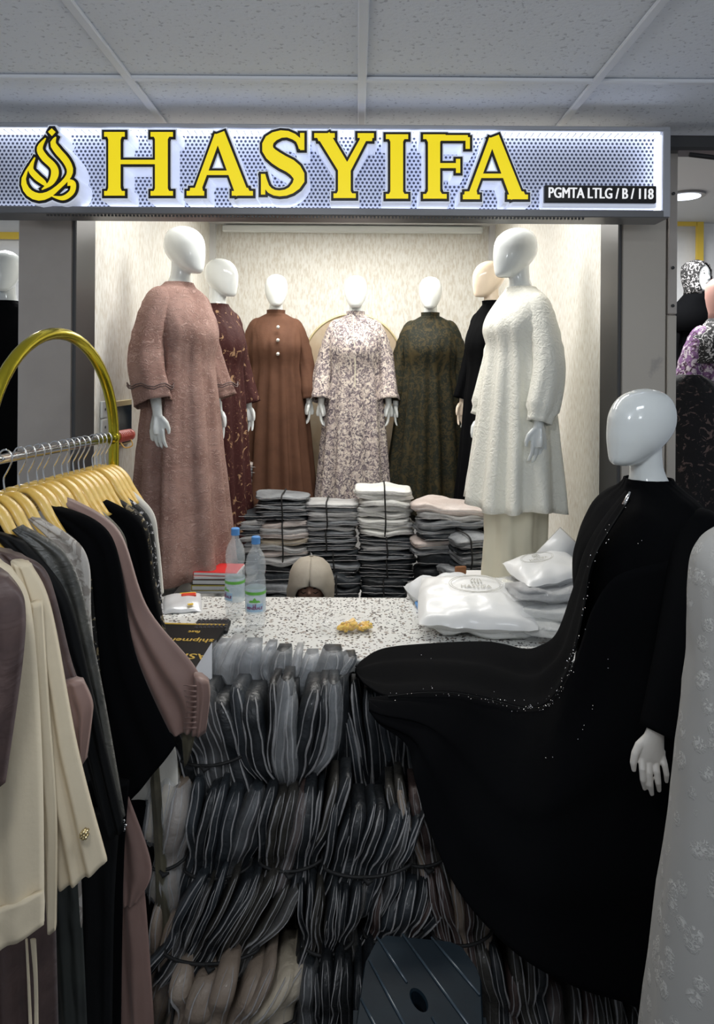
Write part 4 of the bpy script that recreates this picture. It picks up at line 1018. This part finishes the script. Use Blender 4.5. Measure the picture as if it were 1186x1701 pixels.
# second row: three large round bundles
fan_bundle('dark tied bundle below the mauve sleeve cuff, top left of the heap', 352, 1235, 115, 185, 2.04, -.28, 5, [wr_dark, wr_slate, wr_black], .45, .10, .35, .1, .16, 5, 1, True, 1.0)
fan_bundle('big rounded bundle bulging in the middle at the top of the heap', 474, 1225, 165, 185, 2.02, -.02, 8, [wr_slate, wr_dark, wr_mid, wr_black], .12, .42, .55, .45, .17, 6, -1, True, 1.5)
fan_bundle('tall tied bundle at the edge of the black skirt with pale tops', 618, 1275, 140, 250, 2.17, -.16, 8, [wr_slate, wr_dark, wr_mid], .30, .16, .45, .35, .17, 7, 1, True, 1.5)
# third row
fan_bundle('bundle of beige garments beside the hanging clothes', 282, 1400, 80, 210, 1.96, .05, 4, [wr_tan, wr_cream], .45, .2, .6, .1, .15, 8, 1, True, 1.0)
fan_bundle('dark slate bundle tied in a V, left of the heap under the top bundle', 370, 1405, 120, 200, 1.94, .22, 6, [wr_dark, wr_slate], .40, .12, .1, .2, .16, 9, 1, True, 1.2)
fan_bundle('brown-tinged bundle in the middle of the heap', 490, 1390, 130, 190, 1.93, .18, 8, [wr_brown, wr_dark, wr_olive, wr_slate], .38, .22, .2, .25, .16, 10, 1, True, 1.2)
fan_bundle('charcoal bundle under the tall one, right of the brown-tinged bundle', 607, 1430, 150, 180, 1.90, .30, 10, [wr_slate, wr_dark], .55, .10, .1, .2, .16, 11, 1, True, 1.0)
fan_bundle('brownish bundle half under the black skirt, upper right', 702, 1405, 95, 200, 1.95, -.20, 6, [wr_brown, wr_tan, wr_olive], .5, .2, .1, .1, .16, 12, -1, True, 1.2)
# fourth row
fan_bundle('olive-grey bundle tied by a slanting cord, lower left', 365, 1545, 175, 185, 1.86, .55, 13, [wr_olive, wr_dark, wr_slate], .42, .15, .05, .1, .16, 13, 1, True, .8)
fan_bundle('narrow dark bundle just left of the stool\'s top edge', 545, 1555, 110, 180, 1.84, .12, 10, [wr_dark, wr_olive], .55, .30, .05, .2, .16, 14, 1, True, .8)
fan_bundle('dark garment folds gathered behind the stool', 652, 1530, 110, 150, 1.90, .35, 8, [wr_dark, wr_slate, wr_brown], .5, .15, .1, .1, .15, 15, -1, True, .9)
fan_bundle('brown tied bundle to the upper right of the stool', 765, 1535, 105, 190, 1.90, -.15, 8, [wr_brown, wr_olive, wr_tan], .52, .12, .1, .1, .16, 16, 1, True, .9)
# fifth row, on the floor
fan_bundle('tan cord-tied bundle at the bottom left', 385, 1690, 215, 170, 1.78, .35, 7, [wr_tan, wr_tan, wr_cream], .60, .12, .2, .3, .18, 17, 1, True, .8)
fan_bundle('beige garments at the foot of the hanging clothes', 285, 1600, 75, 200, 1.90, .1, 4, [wr_tan, wr_olive], .5, .1, .2, .1, .14, 18, 1, False, .8)
fan_bundle('black wrapped bundle left of the stool', 558, 1680, 115, 190, 1.76, .05, 7, [wr_black, wr_dark], .6, .1, .1, .2, .16, 19, 1, False, .7)
fan_bundle('dusky bundle in shade right of the stool', 855, 1660, 110, 200, 1.86, -.05, 6, [wr_olive, wr_brown, wr_dark], .5, .1, .1, .1, .16, 20, -1, False, 1)
fan_bundle('dusky brown bundle under the lowest point of the black hem', 970, 1715, 120, 180, 1.88, 0, 7, [wr_brown, wr_olive], .5, .1, .1, .1, .16, 21, 1, False, 1)
fan_bundle('brown bundle in the corner below the lace dress', 1070, 1735, 90, 150, 1.92, 0, 6, [wr_brown, wr_olive], .5, .1, .1, .1, .16, 22, -1, False, 1)
fan_bundle('packed dark bundle filling the heap behind the skirt', 800, 1420, 190, 420, 2.10, 0, 9, [wr_dark, wr_brown], .5, .1, 0, .1, .14, 23, 1, True, 1)
# rows hidden further back, holding the heap up
fan_bundle('dark bundle deep in the heap against the counter front', 470, 1430, 420, 560, 2.16, 0, 14, [wr_black, wr_dark], .5, .05, 0, .0, .14, 24, 1, False, .6)
fan_bundle('dark bundle deep in the heap behind the brownish one', 700, 1590, 300, 300, 2.10, 0, 9, [wr_black, wr_dark], .5, .05, 0, .0, .14, 25, 1, False, .6)
# gold print on three of the dark garments
gb_ = [o for o in S.objects if o.get('label', '').startswith('tall tied bundle')][0]
for px_, py_ in ((567, 1321), (634, 1332)):
    q = MB()
    for i in range(6):
        p = P(px_+R.uniform(-5, 5), py_+R.uniform(-9, 9), 2.055); q.box(p, (.009, .003, .008), R.uniform(0, 1))
    keep(q.obj('gold_flower_print', mat('dull_gold_%d' % px_, (.30, .17, .07), .5), None, False), gb_)

# ------------------------------------------------------------------ dark plastic stool
navy = mat('navy_plastic', (.005, .010, .015), .36, vary=(4, (.009, .018, .026), .4, .65), bump=(120, .04), spec=.04)
rib_mat = mat('navy_rib', (.03, .045, .06), .25)  # paler than the seat: rib highlights put into the colour
zs_ = .46; dF, dBk = 1.42, 1.70
def on_seat(px, py): d = (EYE-zs_)*F/(py-CY); return Vector(((px-CX)*d/F, d, zs_))
out = [(636, 1550), (770, 1562), (806, 1612), (814, 1760), (790, 1805), (612, 1800), (592, 1750), (612, 1597)]
so = [on_seat(*q_) for q_ in out]
ctr = sum(so, Vector())/8; ctr.z = 0
st = thing('plastic_stool', 'dark navy plastic stool with slanting grooves and an oval hole in its seat', 'stool', ctr)
loc = [v-ctr for v in so]
def shrink(k, z): return [Vector((v.x*k, v.y*k, z)) for v in loc]
# seat with oval hole: bridge from octagon to oval ring
n = 40
def octo(a, k, z):
    dirv = Vector((math.cos(a), math.sin(a))); best = None
    for i in range(8):
        p, q_ = loc[i].xy*k, loc[(i+1) % 8].xy*k; e = q_-p; den = dirv.x*e.y-dirv.y*e.x
        if abs(den) < 1e-9: continue
        tt = (p.x*e.y-p.y*e.x)/den; ss = (p.x*dirv.y-p.y*dirv.x)/den
        if tt > 0 and -1e-6 <= ss <= 1+1e-6: best = tt
    return Vector((dirv.x*best, dirv.y*best, z))
hc = on_seat(703, 1660)-ctr
def oval(a, r1, r2, z): v = Vector((r1*math.cos(a), r2*math.sin(a))); return Vector((hc.x+v.x*math.cos(.35)-v.y*math.sin(.35), hc.y+v.x*math.sin(.35)+v.y*math.cos(.35), z))
A_ = [2*PI*i/n for i in range(n)]
Z = zs_
MB().loft([[octo(a, .97, Z-.05) for a in A_], [octo(a, 1.0, Z-.045) for a in A_], [octo(a, 1.0, Z-.008) for a in A_], [octo(a, .975, Z) for a in A_],
           [oval(a, .016, .030, Z) for a in A_], [oval(a, .0125, .0265, Z-.004) for a in A_], [oval(a, .0125, .0265, Z-.03) for a in A_]], cap=False).obj('seat', navy, st, False)
q = MB()
def seg_on(p0, p1, z=Z):
    a, b = on_seat(*p0)-ctr, on_seat(*p1)-ctr; a.z = b.z = z+.001; return a, b
for p0, p1 in (((620, 1595), (700, 1740)), ((633, 1557), (683, 1632)), ((675, 1552), (806, 1730)), ((723, 1557), (804, 1652)), ((607, 1660), (650, 1740)), ((725, 1690), (770, 1760)), ((604, 1715), (625, 1760))):
    a, b = seg_on(p0, p1); q.tube([a, (a+b)/2, b], [.0025, .0038, .0025], 8, .8)
q.obj('seat_rib', rib_mat, st)
for i in (0, 2, 4, 6):
    v = (loc[i]+loc[(i+1) % 8])/2
    top_ = Vector((v.x*.80, v.y*.80, Z-.03)); bt = Vector((v.x*1.08, v.y*1.08, .0))
    MB().loft([[top_+Vector((sx*.035, sy*.02, 0)) for sx, sy in ((-1, -1), (1, -1), (1, 1), (-1, 1))], [bt+Vector((sx*.025, sy*.015, 0)) for sx, sy in ((-1, -1), (1, -1), (1, 1), (-1, 1))]]).obj('leg', navy, st, False)

# ------------------------------------------------------------------ clothes rack at the left
def xb(y): return -.786-.141*(2.34-y)
ZB = 1.53
rack = thing('clothes_rack', 'gold arched clothes rack with chrome rail in the left foreground', 'clothes rack', (xb(1.9), 2.0, 0))
y0, y1 = 1.70, 2.34
def W_(mb, nm, m): return keep(mb.obj(nm, m, None), rack)
arcpts = [(xb(y1), y1, .03), (xb(y1), y1, 1.0), (xb(y1), y1, 1.5)]+[(xb(2.02+.32*math.cos(PI*i/24)), 2.02+.32*math.cos(PI*i/24), 1.53+.32*math.sin(PI*i/24)) for i in range(25)]+[(xb(y0), y0, 1.5), (xb(y0), y0, .03)]
W_(MB().tube(arcpts, .0165, 16), 'arch_frame', gold)
W_(MB().tube([(xb(.75), .75, ZB), (xb(2.41), 2.41, ZB)], .0125, 16), 'rail', chrome)
tape = mat('red_tape', (.38, .04, .02), .35, coat=.5); orange = mat('orange_cord', (.70, .40, .10), .5)
q = MB()
for i in range(7): q.tube([(xb(2.36+i*.012)+.0155*math.cos(2*PI*j/14), 2.36+i*.012+.004*math.sin(j), ZB+.0155*math.sin(2*PI*j/14)) for j in range(14)], .005, 6, closed=True)
q.tube([(xb(2.44), 2.435, ZB), (xb(2.45), 2.455, ZB)], .020, 14)
W_(q, 'red_binding', tape)
W_(MB().tube(cat([(xb(2.38), 2.375, ZB-.01), (xb(2.38)+.02, 2.37, ZB-.035), (xb(2.38)+.045, 2.37, ZB-.028), (xb(2.38)+.04, 2.37, ZB-.008)], 14), .0022, 6), 'loose_thread', orange)
for y in (y0, y1): W_(MB().tube([(xb(y)-.2, y, .03), (xb(y)+.2, y, .03)], .015, 12), 'foot_bar', gold)
for y in (y0, y1): W_(MB().tube([(xb(y), y-.02, ZB), (xb(y), y+.02, ZB)], .019, 14), 'rail_joint', gold)

def hanger(y, label, yaw=-.15, dz=0):
    x = xb(y); t = thing('clothes_hanger', label, 'hanger', (x, y, ZB), yaw, 'wooden hangers on the rail')
    hk = [(-.014, 0, -.004), (-.0165, 0, .008), (-.008, 0, .019), (.006, 0, .020), (.017, 0, .008), (.016, 0, -.012), (.004, 0, -.035), (-.004, 0, -.052), (0, 0, -.085)]
    MB().tube(cat(hk, 28), .0021, 7).obj('hook', chrome, t)
    for s in (-1, 1):
        arm = cat([(0, 0, -.090), (s*.03, -.001, -.090), (s*.062, -.003, -.114), (s*.088, -.005, -.152), (s*.125, -.008, -.195)], 18)
        rd = cat([(.012,), (.015,), (.018,), (.017,), (.012,)], 18)
        MB().tube(arm, [r_[0] for r_ in rd], 12, .62).obj('arm', wood_pale, t)
    return t
def panel(L, Rr, d, th=.02, rows=40, m=26, amp=.006, k=3, seed=0.0, bow=0.0):
    """closed flattened cloth tube; L and R are its left and right outlines (pixels), d depth or (top, bottom)"""
    d0, d1 = d if isinstance(d, tuple) else (d, d)
    A = cat([tuple(p) for p in L], rows); B = cat([tuple(p) for p in Rr], rows); rings = []
    for i in range(rows):
        v = i/(rows-1); dd = d0+(d1-d0)*v
        a, b = P(*A[i], dd), P(*B[i], dd); ring = []
        for sgn in (-1, 1):
            for j in range(m):
                s_ = j/(m-1) if sgn < 0 else 1-j/(m-1)
                p = a.lerp(b, s_); e = math.sqrt(max(0, 1-(2*s_-1)**2))
                f = amp*(.35+.9*v)*math.sin(2*PI*k*s_+seed+1.2*nz(v*2.2, seed))+.5*amp*nz(s_*6+seed, v*7)
                p.y += sgn*(th/2*e)+f*e-bow*math.sin(PI*v); p.z += .0
                ring.append(p)
        rings.append(ring)
    return MB().loft(rings)
GR = 'garments hanging on the chrome rail'
def garment(short, y, m, pieces, yaw=-.35, hang=True):
    """pieces: [(part name, L, R, depth, kwargs, material or None)]"""
    t = thing('hanging_garment', short, 'garment', (xb(y), y, ZB-.1), 0, GR)
    for nm, L, Rr, d, kw, mm in pieces:
        keep(panel(L, Rr, d, **kw).obj(nm, mm or m, None), t)
    return t
S0 = dict(th=.035, amp=.006, k=2)
HANG = []
# near to far: depth of the hanger on the rail, garment description, pieces
def G_(y, lab, hl, m, pieces): garment(lab, y, m, pieces); HANG.append((y, hl))
G_(1.22, 'dark brown satin garment nearest at the left edge', 'the brown satin garment at the left edge', dark_mauve,
   [('sleeve', [(-60, 930), (-80, 1050), (-90, 1180), (-95, 1350)], [(14, 958), (41, 1000), (38, 1100), (9, 1300)], 1.22, dict(th=.05, amp=.006, k=2, seed=1), None)])
G_(1.32, 'cream garment nearer of two, broad sleeve with a stitched hem band', 'the nearer cream garment', cream_cloth,
   [('sleeve', [(-80, 900), (-110, 1100), (-110, 1400), (-100, 1625)], [(20, 948), (52, 1010), (70, 1250), (74, 1530)], 1.32, dict(th=.05, amp=.007, k=3, seed=2), None),
    ('hem_band', [(-102, 1545), (-102, 1575), (-102, 1625)], [(73.5, 1480), (74.5, 1500), (73, 1536)], 1.30, dict(th=.03, amp=.005, k=3, seed=2, rows=8), None)])
G_(1.42, 'cream garment farther of two, flared sleeve with a gold brooch button', 'the cream garment with the brooch', cream_cloth,
   [('sleeve', [(20, 930), (50, 1100), (68, 1300), (98, 1475)], [(50, 940), (84, 1010), (128, 1240), (178, 1430)], 1.42, dict(th=.045, amp=.006, k=3, seed=3), None),
    ('sleeve_fold', [(50, 1000), (56, 1150), (66, 1350), (80, 1535)], [(70, 1000), (80, 1160), (94, 1350), (92, 1545)], 1.38, dict(th=.03, amp=.003, k=1, seed=1), None),
    ('drawstring', [(42, 1560), (45, 1630), (48, 1712)], [(46, 1560), (50, 1630), (54, 1712)], 1.45, dict(th=.006, amp=.0, rows=10, m=6), None),
    ('drawstring', [(50, 1560), (56, 1630), (57, 1712)], [(60, 1560), (63, 1630), (64, 1712)], 1.45, dict(th=.006, amp=.0, rows=10, m=6), None)])
bp = P(140, 1387, 1.385)
g_ = bpy.data.objects[[o.name for o in S.objects if o.name.startswith('hanging_garment')][-1]]
q = MB()
for i in range(7):
    a = 2*PI*i/7; r_ = .0055 if i else 0
    q.tube([(bp.x+r_*math.cos(a), bp.y-.004, bp.z+r_*math.sin(a)), (bp.x+r_*math.cos(a), bp.y+.01, bp.z+r_*math.sin(a))], .0032, 7)
keep(q.obj('brooch_button', mat('brooch', (.75, .62, .35), .2, metal=.9), None), g_)
G_(1.52, 'dark mauve satin garment with a puffed patterned sleeve beside the cream ones', 'the dark mauve satin garment', dark_mauve,
   [('sleeve', [(-30, 905), (20, 1010), (60, 1120), (100, 1290)], [(40, 925), (82, 958), (122, 1110), (152, 1178)], 1.52, dict(th=.04, amp=.008, k=3, seed=4), None),
    ('cuff', [(100, 1130), (112, 1180), (120, 1220), (134, 1275)], [(138, 1130), (153, 1165), (152, 1195), (142, 1262)], 1.50, dict(th=.04, amp=.005, k=2, seed=2, rows=16), mauve_satin),
    ('skirt', [(-40, 1300), (-40, 1450), (-40, 1730)], [(80, 1300), (90, 1450), (98, 1730)], 1.56, dict(th=.05, amp=.010, k=3, seed=2), None)])
G_(1.62, 'narrow black garment with a jewelled cuff, left of the grey satin one', 'the narrow black garment', black_satin,
   [('sleeve', [(-20, 880), (40, 960), (110, 1150), (178, 1392)], [(40, 900), (110, 985), (150, 1130), (207, 1376)], 1.60, S0, None),
    ('skirt', [(60, 1350), (70, 1500), (80, 1730)], [(200, 1350), (190, 1500), (186, 1730)], 1.68, dict(th=.05, amp=.010, k=3, seed=5), None)])
G_(1.68, 'dark grey crinkled satin garment with a long tapering sleeve', 'the grey crinkled satin garment', grey_satin,
   [('sleeve', [(22, 880), (75, 960), (132, 1150), (172, 1360)], [(36, 872), (117, 930), (160, 1090), (208, 1355)], 1.64, dict(th=.04, amp=.006, k=2, seed=6), None),
    ('skirt', [(70, 1430), (82, 1550), (98, 1730)], [(130, 1430), (138, 1550), (146, 1730)], 1.62, dict(th=.03, amp=.005, k=2, seed=6), greengrey_cloth)])
q = MB(); rr = random.Random(3)
for i in range(16):
    p = P(204+rr.uniform(-5, 5), 1372+rr.uniform(-9, 9), 1.60); q.tube([p, p+Vector((0, .004, 0))], .0022, 6)
g_ = [o for o in S.objects if o.name.startswith('hanging_garment') and 'narrow black' in o['label']][0]
keep(q.obj('cuff_jewels', gem, None), g_)
G_(1.78, 'pale grey snakeskin-print garment behind the grey satin one', 'the snakeskin-print garment', white_snake,
   [('sleeve', [(50, 862), (100, 930), (125, 1050), (145, 1180)], [(58, 856), (141, 916), (152, 1030), (166, 1190)], 1.76, S0, None),
    ('skirt', [(125, 1440), (128, 1520), (130, 1585)], [(134, 1440), (137, 1520), (136, 1585)], 1.62, dict(th=.01, amp=.002, k=1, rows=12), None)])
G_(1.84, 'black garment with small white dots on its shoulder, left of the wide black one', 'the dotted black garment', gold_black_print,
   [('sleeve', [(68, 872), (100, 930), (130, 1050), (150, 1180)], [(74, 866), (143, 912), (160, 1020), (176, 1190)], 1.84, S0, None)])
G_(1.88, 'wide plain black garment whose sleeve spreads over the others', 'the wide black garment', black_cloth,
   [('sleeve', [(72, 845), (135, 930), (155, 1130), (212, 1334)], [(90, 838), (186, 892), (225, 1085), (292, 1238)], 1.86, dict(th=.05, amp=.005, k=2, seed=7), None),
    ('skirt', [(145, 1300), (150, 1450), (152, 1730)], [(215, 1300), (205, 1450), (200, 1730)], 1.74, dict(th=.05, amp=.008, k=2, seed=8), None)])
G_(1.95, 'mauve satin garment with a long gathered sleeve reaching over the counter', 'the mauve satin garment', mauve_satin,
   [('sleeve', [(102, 840), (175, 920), (215, 1060), (268, 1195), (288, 1218)], [(112, 826), (196, 880), (245, 1010), (330, 1118), (333, 1205)], 1.92, dict(th=.05, amp=.008, k=2, seed=9), None),
    ('cuff', [(322, 1118), (323, 1160), (318, 1218)], [(347, 1132), (349, 1160), (342, 1216)], 1.90, dict(th=.045, amp=.003, k=2, seed=9, rows=10), None),
    ('skirt', [(182, 1380), (190, 1500), (196, 1730)], [(230, 1380), (244, 1520), (258, 1730)], 1.80, dict(th=.04, amp=.006, k=2, seed=10), None),
    ('sash', [(185, 1330), (190, 1420), (205, 1505)], [(215, 1325), (252, 1440), (228, 1498)], 1.78, dict(th=.02, amp=.004, k=2, seed=10), None)])
g_ = [o for o in S.objects if o.name.startswith('hanging_garment') and 'gathered sleeve' in o['label']][0]
q = MB()
for i in range(9):
    q.tube([P(310-abs(i-4)*1.5, 1138+i*9, 1.885), P(326, 1140+i*8.6, 1.868)], [.0006, .0028], 6)
keep(q.obj('gather', mauve_satin, None), g_)
G_(2.0, 'off-white garment whose pointed hem shows below the wide black sleeve', 'the off-white pointed garment', offwhite_cloth,
   [('sleeve', [(205, 1120), (205, 1240), (208, 1342)], [(270, 1190), (292, 1245), (296, 1302)], 1.94, dict(th=.02, amp=.004, k=2, seed=11), None)])
G_(2.04, 'olive grey garment behind the mauve satin one', 'the olive grey garment', olive_cloth,
   [('sleeve', [(130, 838), (170, 900), (200, 1000), (240, 1150)], [(138, 826), (206, 888), (216, 985), (262, 1150)], 2.03, S0, None),
    ('skirt', [(250, 1300), (258, 1450), (262, 1730)], [(262, 1250), (278, 1450), (296, 1730)], 1.90, dict(th=.03, amp=.004, k=1, seed=12), None),
    ('cuff', [(300, 1212), (303, 1240), (306, 1275)], [(325, 1212), (320, 1240), (314, 1262)], 1.93, dict(th=.02, amp=.002, k=1, rows=8), None)])
G_(2.10, 'matt black garment between the olive and the gold-print ones', 'the matt black garment', black_cloth,
   [('sleeve', [(140, 830), (190, 900), (215, 1000), (245, 1110)], [(150, 818), (234, 868), (256, 980), (285, 1110)], 2.08, dict(th=.04, amp=.004, k=2, seed=13), None),
    ('skirt', [(215, 1330), (230, 1500), (238, 1730)], [(252, 1330), (268, 1500), (275, 1730)], 1.93, dict(th=.04, amp=.005, k=2, seed=14), None)])
G_(2.16, 'black and gold printed garment near the far end of the rail', 'the gold-print garment', gold_black_print,
   [('sleeve', [(165, 826), (210, 880), (235, 980), (255, 1080)], [(172, 815), (240, 862), (258, 960), (279, 1060)], 2.15, S0, None)])
G_(2.21, 'grey and black floral garment with pale rosettes on its shoulder', 'the rosette garment', black_white_scarf,
   [('sleeve', [(182, 822), (215, 870), (235, 950), (250, 1030)], [(190, 812), (247, 858), (262, 940), (272, 1020)], 2.20, S0, None)])
G_(2.26, 'white garment hanging last at the far end of the rail', 'the white garment at the far end', offwhite_cloth,
   [('sleeve', [(192, 812), (225, 860), (245, 930), (258, 1000)], [(200, 800), (252, 846), (264, 900), (272, 985)], 2.25, S0, None)])
for y, hl in HANG: hanger(y, 'pale wooden hanger holding '+hl)
for y, lb in ((2.29, 'empty-looking wooden hanger next to the gold upright'), (1.73, 'wooden hanger wedged beside the snakeskin-print garment'), (1.92, 'wooden hanger between the wide black and mauve garments'), (2.07, 'wooden hanger between the olive and matt black garments'), (1.57, 'wooden hanger between the dark mauve and narrow black garments'), (2.13, 'wooden hanger just before the gold-print garment'), (2.235, 'wooden hanger just before the white garment')):
    hanger(y, lb)

# ------------------------------------------------------------------ socket and framed card on the left wall
sx_ = P(168, 690, 3.0)
def on_left(px, py):
    d = (XL-.0)*F/(px-CX); p = P(px, py, d); return Vector((XL, d, p.z))
a = on_left(166, 664); b = on_left(176, 725)
t = thing('wall_socket', 'white switch and socket plate on the left wall behind the gold arch', 'socket', (XL+.006, (a.y+b.y)/2, (a.z+b.z)/2))
for k in (-1, 1):
    MB().box((0, 0, k*.038), (.010, .075, .072), 0, .003).obj('plate', white_gloss, t, False)
    MB().tube([(.004, 0, k*.038), (.007, 0, k*.038)], .006, 10).obj('switch', dark_metal, t)
a = on_left(188, 666); b = on_left(214, 735)
t = thing('framed_notice', 'small dark framed notice on the left wall beside the rose dress', 'frame', (XL+.008, (a.y+b.y)/2, (a.z+b.z)/2))
MB().box((0, 0, 0), (.014, b.y-a.y, a.z-b.z), 0, .003).obj('frame', gold_rim, t, False)
MB().box((.005, 0, -.008), (.010, b.y-a.y-.02, a.z-b.z-.035)).obj('glass', mat('dark_glass', (.02, .035, .05), .1), t, False)

# ------------------------------------------------------------------ neighbouring stalls
NR = struct(MB().box((2.6, 5.7, 1.47), (3.0, .06, 2.94)).obj('wall_right.001', white_paint, smooth=False))
struct(MB().box((1.99, 4.4, 2.955), (1.7, 3.0, .05)).obj('ceiling.002', mat('neighbour_ceiling', (.46, .46, .45), .7), smooth=False))
def strip(p0, p1, name): 
    a, b = P(*p0, 5.6), P(*p1, 5.6); q = MB().box(((a.x+b.x)/2, 5.62, (a.z+b.z)/2), (max(.05, abs(b.x-a.x)), .03, max(.05, abs(b.z-a.z)))); return struct(q.obj(name, yellow_trim, smooth=False))
strip((1120, 369), (1158, 369), 'trim_12'); strip((1165, 366), (1163, 455), 'trim_13')
t = thing('ceiling_downlight', 'round recessed downlight glowing in the neighbouring stall at right', 'light', (P(1138, 325, 4.75).x, 4.75, 2.93))
MB().tube([(0, 0, .0), (0, 0, -.015)], .125, 32).obj('trim_ring', mat('ring_dark', (.2, .2, .2), .4), t, False)
MB().tube([(0, 0, -.014), (0, 0, -.020)], .095, 32).obj('lens', led_white, t, False)
# print-scarf mannequin with painted face
t, _ = mannequin('mannequin with painted face and dark patterned scarf in the stall at right', 1157, 434, 5.1, .42, black_cloth,
     scaled(STD, 1.05, .3, -1.8), (9, .016), 51.0, body_mesh, sr=(.075, .07, .06))
q = MB()
for s in (-1, 1):
    q.tube([(s*.040, -.079, -.098), (s*.028, -.090, -.096), (s*.014, -.091, -.099)], [.001, .005, .001], 6)
    q.tube([(s*.045, -.077, -.083), (s*.028, -.087, -.078), (s*.012, -.088, -.084)], [.001, .0028, .001], 6)
q.tube([(-.020, -.094, -.166), (0, -.098, -.164), (.020, -.094, -.166)], [.001, .006, .001], 6)
q.obj('painted_face', dark_metal, t)
MB().tube([(0, -.092, -.10), (0, -.106, -.130), (0, -.096, -.140)], [.004, .010, .007], 8).obj('nose', white_gloss, t)
rings = []
for z, rx, ry, cy, op in ((-.008, .012, .012, .0, 0), (.005, .055, .06, .012, 0), (.03, .082, .095, .008, .2), (.06, .092, .104, .004, .6), (.11, .096, .104, 0, .75), (.16, .092, .098, -.005, .75), (.20, .085, .09, -.01, .6), (.235, .08, .085, 0, .2), (.28, .11, .10, .02, 0), (.34, .19, .14, .03, 0), (.5, .22, .17, .02, 0)):
    rings.append([Vector((rx*math.cos(-PI/2+op+(2*PI-2*op)*j/39), cy+ry*math.sin(-PI/2+op+(2*PI-2*op)*j/39), -z)) for j in range(40)])
inner(MB().loft(rings[:8], cap=False, closed=False), 'scarf', black_white_scarf, t)
inner(MB().loft(rings[7:], cap=False, closed=False), 'shawl', black_cloth, t)
# second one at the frame edge
pinkish = mat('blush_scarf', (.45, .24, .20), .7)
t, _ = mannequin('mannequin in blush headscarf and purple floral dress at the right edge', 1203, 462, 4.3, .2, purple_floral,
     scaled(STD, 1.15, .34, -1.75), (8, .02), 55.0, body_mesh, sr=(.09, .095, .09))
inner(MB().loft([[v*1.03 for v in r] for r in rings[:8]], cap=False, closed=False), 'scarf', pinkish, t)
inner(MB().loft([[v*1.02 for v in r] for r in rings[7:]], cap=False, closed=False), 'collar_scarf', black_white_scarf, t)
# dark print garments hanging low in front
t, _ = mannequin('headless display form in a black and brown print dress at right, behind the black abaya', 1150, 520, 3.5, .1, black_brown_print,
     [(-.30, .05, .05, .02), (-.34, .12, .08, .02), (-.42, .20, .13, .02), (-.6, .22, .16, 0), (-1.0, .25, .2, 0), (-1.62, .3, .25, 0)], (9, .02), 58.0, None, sl=False)
# left neighbour
struct(MB().box((-2.4, 5.4, 1.47), (2.5, .06, 2.94)).obj('wall_left.001', white_paint, smooth=False))
a = P(20, 390, 5.3); struct(MB().box((a.x, 5.34, a.z), (.9, .03, .05)).obj('trim_14', yellow_trim, smooth=False))
mannequin('white mannequin in a black dress glimpsed past the left pillar', 8, 415, 3.7, .1, black_cloth, scaled(STD, 1.0, .26, -1.6), (9, .016), 61.0, body_mesh)
struct(MB().box((-2.1, 4.4, 2.955), (1.6, 3.0, .05)).obj('ceiling.003', MATS['neighbour_ceiling'], smooth=False))
